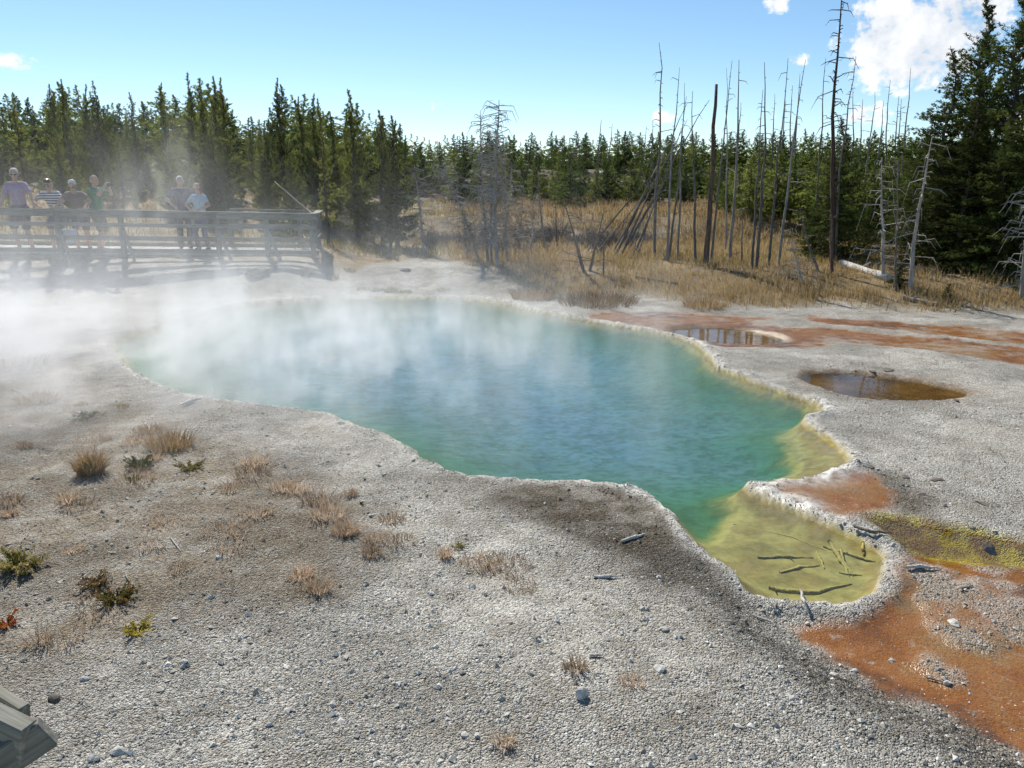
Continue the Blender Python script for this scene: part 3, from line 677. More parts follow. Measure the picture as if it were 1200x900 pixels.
for u, vb, vt, kind, lab in [(418, 285, 98, 0, 'tall slim pine with a bare lower trunk right of the boardwalk end'), (449, 288, 123, 1, 'dark pine standing close behind a yellow green pine'), (466, 290, 135, 2, 'pine with dense dark top beside the leaning dead sapling'),
                          (458, 291, 168, 4, 'low yellow green pine at the edge of the pale flat'), (345, 286, 175, 3, 'bushy low pine behind the end of the boardwalk'), (385, 288, 150, 5, 'pale thin pine just right of the boardwalk end'),
                          (318, 284, 196, 2, 'small yellow green sapling touching the boardwalk end rail')]:
    p = ground_at(u, vb); tree('pine_tree', (PINES + SPARSE)[kind] if kind != 5 else SPARSE[1], p, top_z(vt, p.y) - p.z, lab, 'pine tree', None, 1.15)
# the wood going on beyond the ridge, seen only as a mass between the nearer crowns
def far_forest():
    rg = np.random.RandomState(8); tr, cr, H0 = conifer(260, 5.0, 1.5, 'spruce', 60, 4, 4, .34, .075)
    V = np.array([v.co[:] for v in cr.vertices]); out = []
    for i in range(210):
        u = -60 + 1320 * (i + rg.rand()) / 210; y = rg.uniform(60, 74); p = stand(u, y); sk = np.interp(u, SKY[:, 0], SKY[:, 1]); H = max(2.5, top_z(sk + rg.uniform(8, 34), y) - p.z); a = rg.rand() * 6.28
        k = H / H0; w = k * min(1.5, 6 / H); out.append(np.stack([(V[:, 0] * math.cos(a) - V[:, 1] * math.sin(a)) * w + p.x, (V[:, 0] * math.sin(a) + V[:, 1] * math.cos(a)) * w + p.y, V[:, 2] * k + p.z], 1))
    V = np.concatenate(out); o = link('far_forest', mesh_np('far_forest', V, np.arange(len(V)).reshape(-1, 3)), 'far_needles'); o['kind'] = 'stuff'; o['label'] = 'dark green pine wood going on beyond the ridge'
far_forest()
# big spruces on the right
for u, y, vt, kind, wide, lab in [(1112, 18.6, 46, 0, 1.15, 'dark spruce with a crooked narrow top above the silver snags'), (1152, 19.4, -14, 1, 1.35, 'tallest dark conifer with an open tufted top against the big cloud'), (1193, 18.2, -30, 1, 1.4, 'open topped dark conifer at the end of the row, sky showing through'),
                                   (1140, 17.6, 105, 2, 1.4, 'broad dark spruce filling the gap under two taller conifers'), (1180, 16.8, 130, 0, 1.45, 'dense dark spruce whose skirt hides the ground beside the fallen log'), (1225, 16.5, 40, 2, 1.2, 'dark spruce mostly out of sight beyond the dense row'),
                                   (1085, 21, 140, 2, 1.4, 'dark spruce behind the silver snag with peeling bark')]:
    p = stand(u, y); zt = top_z(vt, y); x_ = (u - 600) / F * (y * CP + (CAMZ - zt * .75) * SP); p = Vector((x_, y, zat(x_, y))); tree('spruce_tree', SPRUCE[kind], p, zt - p.z, lab, 'spruce tree', None, wide)
for u, vb, vt, wide, lab in [(972, 306, 130, 1.25, 'dense green conifer round the base of the tallest dead spire'), (950, 304, 232, 1.3, 'small dark spruce at the foot of the dead spire'), (1012, 302, 238, 1.5, 'bushy small spruce by the cut end of the white log'),
                             (1052, 337, 290, 1.4, 'little spruce sapling between the silver snags'), (1110, 350, 328, 2.2, 'tiny green conifer seedling in the grass below the spruces')]:
    p = ground_at(u, vb); tree('spruce_tree', SPRUCE[0 if vt < 240 else 2], p, top_z(vt, p.y) - p.z, lab, 'spruce tree', None, wide)

# ------------------------------------------------------------------ dead trees
def snag(a, b, r0, seed, mat, label, group=None, nbr=20, brl=.35, droop=.5, curve=0, broken=False, name='dead_tree', lo=.12):
    """standing or leaning dead trunk from base a to top b, bare broken branches as parts"""
    r0 *= .82; r = random.Random(seed); a = Vector(a); b = Vector(b); H = (b - a).length
    o = empty(name, a); T = Tubes(); n = 10; pts = []
    side = Vector((r.uniform(-1, 1), r.uniform(-1, 1), 0)) * .012 * H
    for i in range(n):
        t = i / (n - 1); p = (b - a) * t + side * math.sin(t * 5 + seed) + Vector((curve * t * (1 - t) * H, 0, 0)) + Vector((r.uniform(-1, 1), r.uniform(-1, 1), 0)) * .006 * H * (t * 2 if t < .5 else 1); pts.append(p)
    pts[0] = pts[0] - (b - a).normalized() * .15
    T.add(pts, [r0 * (1 - (.55 if broken else .86) * (i / (n - 1))) for i in range(n)], 7); link('trunk', T.mesh('trunk'), mat, o)
    B = Tubes()
    for k in range(nbr):
        if nbr <= 20 and B.n: link('branch', B.mesh('branch', False), mat, o); B = Tubes()
        t = lo + (.97 - lo) * (k + r.random()) / nbr; q = t * (n - 1); i = min(n - 2, int(q)); p = pts[i].lerp(pts[i + 1], q - i)
        az = r.random() * 6.28; L = brl * r.choice((.15, .25, .4, .7, 1.0, 1.4)) * (1.05 - .6 * t); el = r.uniform(-.3, .4)
        d = Vector((math.cos(az), math.sin(az), el)); e = p + d * L; f = e + (d * .4 + Vector((0, 0, -droop * r.uniform(.2, 1.4)))) * L
        B.add([p, e, f], [r0 * .16 + .004, r0 * .09 + .004, .003], 3, False)
        if L > .25:
            for w in range(3):
                s = p.lerp(e, .4 + .25 * w); B.add([s, s + Vector((r.uniform(-1, 1), r.uniform(-1, 1), r.uniform(-.6, .3))) * L * .4], [.005, .002], 3, False)
    if nbr: link('branch' if nbr <= 20 else 'branches', B.mesh('branches', False), mat, o)
    return tag(o, label, 'dead tree', group)
def pair(ub, vb, ut, vt, dy=0):
    a = ground_at(ub, vb); return a, at_depth(ut, vt, a.y + dy)
GT = 'standing dead trunks at the meadow edge'; LT = 'slender bare dead trunk standing among others at the meadow edge'
k = 0
for ub, vb, ut, vt, r0, cv, lab, mt, br in [
    (769, 304, 773, 50, .055, 0, 'tall straight dead trunk with curled hooked twigs near its top', 'dead_wood', 34), (780, 306, 796, 79, .045, 0, None, 'dead_wood', 16), (783, 307, 805, 113, .04, 0, None, 'dead_wood', 12),
    (793, 303, 803, 97, .04, 0, None, 'dead_wood', 14), (815, 309, 811, 107, .045, 0, None, 'dead_wood', 14), (827, 313, 840, 99, .085, 0, 'thick reddish dead trunk snapped off at the top', 'burnt_wood', 5), (833, 308, 856, 71, .04, .03, None, 'dead_wood', 14), (857, 307, 867, 70, .055, 0, None, 'dead_wood', 16),
    (881, 315, 894, 105, .042, 0, None, 'dead_wood', 14), (886, 316, 895, 73, .05, .07, 'dead trunk bowed like a bent rod at its top', 'dead_wood', 12), (900, 314, 924, 68, .04, 0, None, 'dead_wood', 18), (912, 312, 944, 70, .045, 0, None, 'dead_wood', 20),
    (955, 300, 966, 68, .045, 0, None, 'dead_wood', 16), (976, 322, 973, 228, .05, 0, 'short dark dead stub in front of the conifer with the spire', 'burnt_wood', 8), (958, 318, 935, 240, .04, 0, None, 'dead_wood', 10), (850, 300, 853, 80, .035, 0, None, 'dead_wood', 12),
    (869, 312, 870, 225, .03, 0, None, 'dead_wood', 8), (653, 294, 651, 234, .045, 0, 'short straight dead pole alone on the dry grass', 'burnt_wood', 4), (639, 296, 631, 201, .05, -.05, 'pale dead pole with a hooked drooping tip', 'silver_wood', 14)]:
    a, b = pair(ub, vb, ut, vt, .3); k += 1
    snag(a, b, r0, k, mt if lab or k % 2 else 'grey_wood', lab or LT, None if lab else GT, br, .32, .6, cv, 'snapped' in (lab or ''))
a = stand(972, 19.0); b = at_depth(988, -12, 19.1); snag(a, b, .085, 77, 'burnt_wood', 'tallest dead spire rising out of a green conifer', None, 60, .42, .45, 0, lo=.5)
a = stand(978, 19.2); b = at_depth(999, 66, 19.3); snag(a, b, .045, 78, 'dead_wood', 'thin dead trunk leaning against the tallest spire', None, 30, .3, .5, 0, lo=.5)
# far snags above the ridge line
for i, (u, vt) in enumerate([(704, 140), (714, 145), (671, 160), (1000, 104), (1008, 117), (1030, 118), (1042, 94), (1050, 112), (1060, 80), (1056, 116), (906, 110), (915, 118), (929, 100), (865, 120), (752, 148), (765, 140), (934, 86), (1018, 108)]):
    y = 36 + (i * 7) % 9; p = stand(u - 4, y); snag(p, at_depth(u + (i % 3) * 3, vt, y), .07, 200 + i, 'dead_wood', 'distant grey dead trunk poking above the ridge pines', 'distant dead trunks above the ridge', 12, .4, .3)
# leaning poles
for i, (ub, vb, ut, vt, r0) in enumerate([(721, 300, 805, 122, .05), (687, 296, 794, 170, .035), (724, 301, 832, 117, .05), (700, 298, 770, 206, .03), (743, 300, 800, 150, .04), (716, 299, 786, 165, .035), (747, 302, 766, 232, .03), (735, 298, 768, 225, .03), (727, 302, 803, 140, .04), (742, 304, 752, 240, .025)]):
    a, b = pair(ub, vb, ut, vt, .5 + .12 * i); snag(a, b, r0, 300 + i, 'dead_wood', 'dead pole leaning at a slant against the upright trunks', 'slanting dead poles', 8, .22, .7)
for i, (ub, vb, ut, vt, r0, lab) in enumerate([(684, 318, 662, 237, .05, 'crooked twiggy dead pole leaning away from the slanting poles'), (691, 318, 708, 246, .045, 'forked dead sapling crossing a crooked pole in the dry grass'), (707, 324, 707, 268, .03, 'short dead stake in the dry grass by the forked sapling')]):
    a, b = pair(ub, vb, ut, vt); snag(a, b, r0, 340 + i, 'dead_wood', lab, None, 22, .32, .5)
# grey twiggy thicket in the middle
for i, (ub, vb, ut, vt, r0, cv, nb, lab) in enumerate([(570, 307, 563, 130, .05, 0, 130, None), (582, 313, 582, 117, .06, 0, 150, None), (595, 307, 590, 157, .045, 0, 110, None), (577, 310, 573, 165, .04, 0, 90, None), (588, 305, 601, 190, .035, 0, 80, None),
        (560, 306, 517, 190, .05, .12, 120, 'dead tree bowed over sideways with drooping grey twigs'), (498, 297, 485, 193, .05, .02, 110, 'dead sapling with downswept twigs beside the dark pine'), (548, 304, 540, 228, .035, 0, 80, None), (608, 300, 612, 232, .03, 0, 70, None), (622, 298, 626, 228, .03, 0, 60, None)]):
    a, b = pair(ub, vb, ut, vt, .1); nb = int(nb * 1.25); snag(a, b, r0, 360 + i, 'grey_wood', lab or 'grey twiggy dead pine in the thicket behind the pool', None if lab else 'grey dead pines behind the pool', nb, .5, .7, cv)
# grey leafless brush on the bank behind the thicket
def bush(u, v, h, w, seed, label, group):
    r = random.Random(seed); p = ground_at(u, v); o = empty('brush', p); T = Tubes()
    for k in range(70):
        a = r.random() * 6.28; q = Vector((math.cos(a), math.sin(a), 0)) * w * r.random() ** .5; b0 = q * .35; e = q + Vector((0, 0, h * r.uniform(.5, 1.1) * (1.1 - .5 * q.length / w))); m = b0.lerp(e, .5) + Vector((r.uniform(-1, 1), r.uniform(-1, 1), 0)) * .12 * w
        T.add([b0 - Vector((0, 0, .03)), m, e], [.012, .008, .004], 3, False)
        for j in range(3): s_ = m.lerp(e, .3 * j); T.add([s_, s_ + Vector((r.uniform(-1, 1), r.uniform(-1, 1), r.uniform(-.2, 1))) * .22 * h], [.006, .003], 3, False)
    link('branches', T.mesh('branches', False), 'dead_wood', o); return tag(o, label, 'brush', group)
rb_ = random.Random(12)
for i in range(20):
    u = 505 + 13.5 * i + rb_.uniform(-5, 5); bush(u, rb_.uniform(279, 297), rb_.uniform(.35, .75), rb_.uniform(.3, .55), 450 + i, 'grey leafless brush on the bank behind the dead pines', 'grey brush on the bank')
# silver snags by the spruces
for i, (ub, vb, ut, vt, r0, cv, nb, lab) in enumerate([(1034, 328, 1034, 184, .05, 0, 60, 'silver snag with downswept branches behind the white log'), (1050, 341, 1051, 188, .035, 0, 30, 'thin dark snag next to the little spruce sapling'), (1066, 343, 1092, 160, .06, -.06, 50, 'silver snag with peeling bark curving up along the spruces'), (1197, 352, 1207, 215, .05, 0, 70, 'silver snag with long drooping branches against the dense dark spruce'),
        (942, 334, 925, 280, .035, 0, 40, 'small pale dead shrub with tangled twigs in the meadow')]):
    a, b = pair(ub, vb, ut, vt); snag(a, b, r0, 390 + i, 'silver_wood' if i != 1 else 'dead_wood', lab, None, nb, .42, 1.0, cv)
# fallen logs
def log(name, pts, rad, mat, label, cat='log', stubs=0, seed=0, group=None):
    T = Tubes(); c = Vector(pts[0]); r = random.Random(seed); pts = [Vector(p) for p in pts]; q = []; rr = []
    if name == 'stick':                                     # crooked and tapered, not sawn straight
        if len(pts) == 2: l_ = (pts[1] - pts[0]).length; pts = [pts[0], pts[0].lerp(pts[1], .5) + Vector((r.uniform(-1, 1), r.uniform(-1, 1), 0)) * l_ * .06, pts[1]]; rad = [rad[0], (rad[0] + rad[1]) / 2, rad[1]]
        rad = [rad[0] * .7] + list(rad[1:-1]) + [rad[-1] * .35]
    for i in range(len(pts) - 1):
        for j in range(5):
            t = j / 5; q.append(pts[i].lerp(pts[i + 1], t) - c + Vector((r.uniform(-1, 1), r.uniform(-1, 1), r.uniform(-.5, .5))) * rad[i] * (.5 if rad[0] < .05 else .2)); rr.append(rad[i] + (rad[i + 1] - rad[i]) * t)
    q.append(pts[-1] - c); rr.append(rad[-1]); T.add(q, [w * r.uniform(.88, 1.12) for w in rr], 8)
    for k in range(stubs):
        i = r.randrange(1, len(q) - 1); d = Vector((r.uniform(-1, 1), r.uniform(-1, 1), r.uniform(0, 1))).normalized(); T.add([q[i], q[i] + d * rr[i] * r.uniform(2.5, 5)], [rr[i] * .35, rr[i] * .15], 5)
    o = link(name, T.mesh(name), mat, None, c); return tag(o, label, cat, group)
def gpt(u, v, up): p = ground_at(u, v); return (p.x, p.y, zmesh(p.x, p.y) + up)
log('fallen_log', [gpt(986, 314, .09), gpt(1042, 331, .08)], [.095, .075], 'white_log', 'white barkless log lying in the grass below the spruces', 'log', 1, 5)
a = ground_at(996, 310); log('fallen_log', [(a.x, a.y, a.z + .1), at_depth(1068, 272, a.y + .2)], [.035, .025], 'dead_wood', 'thin grey pole propped slanting above the white log', 'log', 3, 6)
log('fallen_log', [at_depth(369, 253, 20.2), at_depth(322, 213, 22.5)], [.035, .016], 'dead_wood', 'leaning grey dead trunk behind the boardwalk end rail', 'log', 4, 7)
log('fallen_log', [gpt(1060, 352, .04), gpt(1100, 360, .04)], [.04, .03], 'silver_wood', 'short silver log lying before the tiny conifer seedling', 'log', 2, 8)
log('fallen_log', [gpt(745, 327, .03), gpt(800, 335, .03)], [.03, .02], 'dead_wood', 'grey branch lying in dry grass below the slanting poles', 'log', 2, 9)
p = stand(690, 44); log('fallen_log', [(p.x - .8, p.y, p.z + .15), (p.x + .9, p.y - .6, p.z + .3)], [.12, .1], 'burnt_wood', 'dark log on the grassy terrace below the ridge pines', 'log', 2, 10)

# ------------------------------------------------------------------ grass
def blades(P, H, W, rg, lean=.5):
    """two-segment bent blades at points P"""
    n = len(P); a = rg.rand(n) * 6.28; s = np.stack([np.cos(a), np.sin(a), 0 * a], 1) * W[:, None]
    d = rg.normal(0, lean, (n, 2)); l1 = np.concatenate([d * .3, np.ones((n, 1))], 1) * (H * .55)[:, None]; l2 = np.concatenate([d, np.ones((n, 1)) * .75], 1) * (H * .5)[:, None]
    V = np.stack([P - s, P + s, P + l1 + s * .75, P + l1 - s * .75, P + l1 + l2], 1); b = np.arange(n)[:, None] * 5
    Fc = np.concatenate([b + np.array([[0, 1, 2]]), b + np.array([[0, 2, 3]]), b + np.array([[3, 2, 4]])])
    return V.reshape(-1, 3), Fc
rg = np.random.RandomState(55)
def meadow(n, ylo, yhi, alo, ahi, h, w, mat, seed, thr=.4):
    rg = np.random.RandomState(seed); y = ylo + (yhi - ylo) * rg.rand(n) ** 1.2; x = (alo + (ahi - alo) * rg.rand(n)) * y
    z, sd, mk = fields(x, y); k = (rg.rand(n) < mk['meadow'] * (.15 + .85 * sstep(thr - .1, thr + .1, fbm(x * 1.1, y * 1.1, 91, 4)))) & (sd > .3); x, y, z = x[k], y[k], z[k]
    H = h * rg.uniform(.4, 1.3, len(x)) * (.6 + .8 * fbm(x * .7, y * .7, 95, 3)); W = w * rg.uniform(.6, 1.3, len(x))
    V, Fc = blades(np.stack([x, y, z - .01], 1), H, W, rg)
    o = link('dry_grass', mesh_np('dry_grass', V, Fc), mat); o['kind'] = 'stuff'; o['label'] = 'dry golden meadow grass'; return o
meadow(52000, 14.2, 25, -.06, .75, .20, .007, 'dry_grass', 1)
meadow(22000, 20, 36, -.08, .75, .30, .013, 'dry_grass', 2)
meadow(12000, 21, 36, -.75, -.05, .24, .011, 'olive_blade', 3)
meadow(9000, 16.5, 23, -.8, -.02, .14, .006, 'pale_sprig', 4, .5)
meadow(9000, 18, 30, .1, .75, .26, .010, 'olive_blade', 5, .55)
meadow(9000, 24, 37, -.1, .6, .32, .014, 'rust_grass', 6, .5)
def tuft(name, u, v, n, h, spread, mat, label, cat, seed, group=None, lean=.5, w=.0035, mats2=None):
    rg = np.random.RandomState(seed); p = ground_at(u, v); r = np.sqrt(rg.rand(n)) * spread; a = rg.rand(n) * 6.28
    q = np.stack([r * np.cos(a), r * np.sin(a), 0 * r], 1); z = fields(q[:, 0] + p.x, q[:, 1] + p.y)[0]; q[:, 2] = z - p.z - .006
    V, Fc = blades(q, h * rg.uniform(.45, 1.15, n) * (1.15 - .5 * r / spread), np.full(n, w) * rg.uniform(.6, 1.3, n), rg, lean)
    V = V + np.repeat(q / spread * np.array([[.35 * h, .35 * h, 0]]), 5, 0) * (np.tile([0, 0, .5, .5, 1.2], n)[:, None])
    o = link(name, mesh_np(name, V, Fc), mat, None, p); tag(o, label, cat, group)
    if mats2:
        rg2 = np.random.RandomState(seed + 1); k = n // 3; V2, F2 = blades(q[:k] * .7, h * .55 * rg2.uniform(.5, 1.1, k), np.full(k, w * 1.2), rg2, lean); link('green_base', mesh_np('green_base', V2, F2), mats2, o)
    return o
# clumps along the far shore
for i, (u, v, n, h, s, lab) in enumerate([(625, 350, 520, .30, .42, 'rusty brown grass clump at the far pool corner'), (700, 356, 900, .30, .75, 'long rusty brown grass clump on the shore above the run-off'), (825, 360, 420, .22, .38, 'small rusty grass clump beside the orange flat')]):
    p = ground_at(u, v); tuft('grass_clump', u, v, n, h, s, 'rust_grass', lab, 'grass clump', 500 + i, None, .35, .007)
for i, (u, v, h) in enumerate([(458, 342, .14), (440, 341, .1), (425, 340, .09), (475, 343, .09), (360, 322, .16), (390, 326, .12), (520, 341, .1), (410, 318, .1)]):
    tuft('grass_clump', u, v, 110, h, .14, 'olive_blade', 'small olive tuft on the far shore between walk and thicket', 'grass clump', 520 + i, 'olive tufts on the far shore', .6, .006)
# foreground tufts
tuft('grass_clump', 106, 556, 420, .26, .085, 'rust_grass', 'upright rusty grass tuft with green blades at its foot', 'grass clump', 540, None, .35, .0035, 'green_leaf')
tuft('grass_clump', 200, 524, 420, .17, .19, 'rust_grass', 'low spreading rusty tuft behind the flowering plant', 'grass clump', 541, None, .8, .003)
tuft('grass_clump', 173, 508, 150, .11, .12, 'rust_grass', 'small brown tuft next to the low spreading rusty tuft', 'grass clump', 542, None, .8, .003)
tuft('grass_clump', 45, 470, 240, .15, .2, 'rust_grass', 'brown dry tuft beside the bleached twig', 'grass clump', 543, None, .8, .004, 'olive_blade')
tuft('grass_clump', 18, 430, 320, .2, .35, 'pale_sprig', 'pale straw tuft at the misty shore', 'grass clump', 544, None, .6, .005, 'olive_blade')
SPRIGS = [(295, 560, 90, .10, .14), (330, 575, 60, .09, .10), (300, 545, 80, .1, .12), (350, 578, 60, .08, .08), (372, 590, 90, .10, .10), (405, 628, 130, .10, .08), (385, 605, 90, .12, .12), (372, 695, 70, .09, .06), (352, 680, 60, .09, .06), (435, 650, 60, .08, .06), (460, 612, 60, .06, .08),
      (470, 635, 70, .05, .1), (440, 632, 60, .06, .08), (590, 668, 150, .05, .16), (560, 662, 90, .05, .12), (522, 655, 50, .07, .04), (412, 583, 50, .06, .04), (675, 785, 60, .06, .05), (610, 690, 60, .04, .1), (80, 590, 50, .1, .06), (10, 590, 90, .08, .1), (270, 575, 60, .07, .1), (740, 805, 50, .04, .05), (590, 880, 40, .05, .04)]
rs_ = random.Random(31)
for i in range(46):
    u = rs_.uniform(0, 480); v = rs_.uniform(455, 760)
    if v > 560 + (480 - u) * .5 or v < 470 + u * .24: continue
    SPRIGS.append((u, v, rs_.randrange(24, 90), rs_.uniform(.03, .09), rs_.uniform(.04, .16)))
for i, (u, v, n, h, s) in enumerate(SPRIGS):
    tuft('dry_sprig', u, v, int(n * 1.6), h * 1.45, s, 'pale_sprig', 'wispy straw coloured dry sprig on the gravel', 'dry plant', 560 + i, 'dry sprigs on the gravel', .75, .0028)
for i, (u, v) in enumerate([(537, 645), (90, 300 + 195), (95, 455 + 20), (145, 478)]):
    tuft('grass_clump', u, v, 70, .055, .035 + .02 * (i > 0), 'olive_blade', 'tiny olive tuft on bare gravel', 'grass clump', 590 + i, 'tiny olive tufts', .8, .003)
def herb(u, v, size, n, leafmat, label, seed, flower=None, spread=1.0, stemh=1.0):
    """low leafy plant: stems, leaves and (where seen) pale flower heads"""
    size *= .78; p = ground_at(u, v); o = empty('leafy_plant', p); rg = np.random.RandomState(seed); T = Tubes(); C = []; D = []
    for k in range(n):
        a = rg.rand() * 6.28; l = size * rg.uniform(.5, 1.2); e = Vector((math.cos(a) * l * spread, math.sin(a) * l * spread, l * rg.uniform(.25, .9) * stemh)); T.add([Vector((0, 0, -.01)), e * .5 + Vector((0, 0, .15 * l)), e], [.002, .0016, .001], 3, False)
        for j in range(5): C.append(e * (.35 + .15 * j + .1 * rg.rand())); D.append(Vector((math.cos(a), math.sin(a), .5)))
    link('stem', T.mesh('stem'), 'olive_blade', o)
    V = needles(np.array(C), np.array(D), 3, size * .30, size * .055, rg, .8, .3); link('leaves', mesh_np('leaves', V, np.arange(len(V)).reshape(-1, 3)), leafmat, o)
    if flower:
        c = np.array([Vector(q) for q in C[4::5]]) * 1.05; V = needles(c, np.tile([[0, 0, 1.]], (len(c), 1)), 6, size * .12, size * .04, rg, 1.0, .3); link('flower_heads', mesh_np('flower_heads', V, np.arange(len(V)).reshape(-1, 3)), flower, o)
    return tag(o, label, 'plant')
herb(163, 548, .13, 34, 'green_leaf', 'green leafy plant with pale flower heads right of the upright tuft', 601, 'pale_sprig')
herb(222, 552, .11, 30, 'olive_blade', 'low olive plant with cream flower heads below the spreading tuft', 602, 'pale_sprig', 1.2)
herb(157, 566, .07, 22, 'green_leaf', 'small bright green plant below the flowering plant', 603)
herb(100, 490, .12, 26, 'green_leaf', 'green cushion plant near the brown dry tuft', 604, 'pale_sprig', 1.2, .7)
herb(24, 672, .17, 46, 'olive_blade', 'dark olive scrubby plant with shadowed base', 605, 'pale_sprig')
herb(112, 688, .10, 30, 'rust_grass', 'brown curled plant beside the yellow leafed one', 606, 'pale_sprig')
herb(135, 706, .12, 36, 'olive_blade', 'olive and red tinged leafy plant', 607, 'red_leaf', 1.2)
herb(162, 745, .085, 24, 'yellow_leaf', 'bright yellow leafed little plant on the gravel', 608, 'yellow_leaf', 1.2, .8)
herb(10, 738, .09, 26, 'red_leaf', 'small red leafed plant below the dark scrubby plant', 609)
herb(423, 593, .03, 14, 'green_leaf', 'tiny fresh green plant among the dry sprigs', 610)

# ------------------------------------------------------------------ stones, sticks
def stone(u, v, s, mat, label, seed, group=None, flat=.7, sx=1.2):
    rg = np.random.RandomState(seed); vv, ff = icosphere(2); n = vv * (1 + .22 * np.sin(vv @ rg.normal(0, 2.2, (3, 5)) + rg.rand(5) * 6).mean(1, keepdims=True) * 2.6 + .05 * rg.normal(0, 1, (len(vv), 1)))
    n = n * np.array([[s * sx, s * .9, s * flat]]); p = ground_at(u, v); p.z += s * flat * .35
    o = link('stone', mesh_np('stone', n, ff, False), mat, None, p); o.rotation_euler = (0, 0, rg.rand() * 6); return tag(o, label, 'stone', group)
for i, (u, v, s) in enumerate([(215, 778, .020), (257, 655, .022), (330, 720, .016), (100, 801, .02), (288, 716, .018), (316, 855, .016), (237, 830, .017), (124, 821, .014), (505, 700, .022), (545, 866, .02), (473, 855, .018), (560, 869, .018), (773, 786, .028), (250, 578, .018), (352, 862, .02), (1110, 803, .02), (640, 757, .014), (778, 743, .024), (435, 606, .02), (140, 885, .03), (110, 893, .025), (1000, 790, .02)]):
    stone(u, v, s * .8, 'stone_grey', 'loose grey stone lying on the pale gravel', 700 + i, 'loose grey stones on the gravel')
stone(64, 823, .024, 'stone_dark', 'dark round stone near the ends of the wooden rails', 730, None, .75)
stone(680, 820, .030, 'stone_grey', 'tall pale two-lobed lump of sinter on the gravel', 731, None, 1.25, .8)
stone(1042, 435, .07, 'stone_dark', 'flat dark slab at the back edge of the brown puddle', 732, None, .25, 1.9)
stone(1022, 436, .035, 'stone_dark', 'small dark flake next to the slab by the brown puddle', 733, None, .3, 1.6)
stone(1158, 643, .035, 'stone_dark', 'brown stone sitting in the yellow run-off stream', 734, None, .8, 1.2)
stone(302, 320, .2, 'stone_dark', 'low dark block lying in the shade below the boardwalk', 735, None, .5, 1.4)
stone(475, 318, .10, 'stone_dark', 'dark clod on the pale flat behind the pool', 736, None, .6, 1.2)
stone(1117, 733, .03, 'stone_grey', 'white pebble at the edge of the gravel bar', 737, None, .6, 1.2)
for i, (u, v, sx) in enumerate([(1100, 564, 2), (1155, 593, 2.2), (1060, 560, 1.6), (1020, 548, 1.5), (1120, 470, 1.5), (1080, 580, 1.2)]):
    stone(u, v, .03, 'stone_dark', 'flat dark flake on the pale flat right of the pool', 740 + i, 'dark flakes on the flat', .3, sx)
def stick(pts, rad, mat, label, seed, cat='stick', up=.01, group=None, stubs=1):
    return log('stick', [gpt(u, v, up) for u, v in pts], rad, mat, label, cat, stubs, seed, group)
stick([(212, 478), (226, 473), (238, 470)], [.012, .024, .012], 'driftwood', 'bleached driftwood piece on the misty shore', 801, 'driftwood', .03)
stick([(728, 638), (745, 632), (757, 627)], [.014, .013, .006], 'driftwood', 'bleached forked stick on the dark damp bank', 802)
stick([(696, 681), (712, 682), (727, 679)], [.012, .010, .006], 'driftwood', 'pale stick lying on gravel below the damp bank', 803)
stick([(690, 776), (707, 773)], [.008, .006], 'driftwood', 'short pale stick beside a dry sprig', 804)
stick([(15, 458), (32, 468)], [.012, .008], 'driftwood', 'bleached twig by the brown dry tuft', 805)
stick([(200, 634), (213, 652)], [.005, .003], 'driftwood', 'thin white twig on the brown earth', 806)
stick([(95, 682), (105, 672)], [.005, .003], 'driftwood', 'white twig by the brown curled plant', 807)
stick([(148, 674), (150, 683)], [.005, .003], 'driftwood', 'tiny curved white twig above the olive plant', 808)
stick([(937, 700), (941, 712), (947, 724)], [.010, .010, .007], 'driftwood', 'forked grey twig hanging over the outlet rim', 809, 'stick', .03)
stick([(1062, 668), (1080, 669), (1104, 671)], [.014, .012, .006], 'driftwood', 'grey stick lying across the orange run-off', 810, 'stick', .015)
stick([(1000, 631), (1020, 631), (1046, 630)], [.014, .012, .008], 'dead_wood', 'dark stick across the rim between lobe and stream', 811, 'stick', .03)
stick([(905, 733), (880, 722)], [.008, .005], 'driftwood', 'small pale chip on the damp gravel below the rim', 812)
stick([(1125, 692), (1139, 690)], [.008, .005], 'dead_wood', 'dark twig on the gravel bar', 813)
stick([(1085, 800), (1105, 803)], [.006, .004], 'dead_wood', 'thin dark twig on the orange flat', 814)
for i, pts in enumerate([[(888, 657), (953, 655)], [(914, 672), (960, 665)], [(900, 693), (948, 699), (998, 687)], [(971, 641), (1000, 676)], [(965, 644), (1000, 655), (1026, 662)], [(860, 616), (930, 632), (968, 646)], [(957, 648), (966, 668)], [(983, 672), (1010, 678)], [(1011, 643), (1013, 654)], [(985, 648), (995, 680)]]):
    r0 = [.019, .016, .024, .016, .014, .008, .011, .010, .013, .011][i]
    stick(pts, [r0, r0 * .9, r0 * .7][:len(pts)], 'algae_wood', ['long straight sunken branch coated in yellow algae', 'shorter straight sunken branch below a longer one', 'thick bent sunken branch along the outlet rim', 'sunken stick slanting towards the outlet rim', 'sunken stick pointing at the rim beside the stream',
          'thin dark sunken twig running into the lobe', 'short sunken cross twig over two straight branches', 'small sunken twig near the thick bent branch', 'upright sunken stub near the rim beside the stream', 'curved sunken stick crossing the slanting stick'][i], 820 + i, 'sunken branch', 0.0)

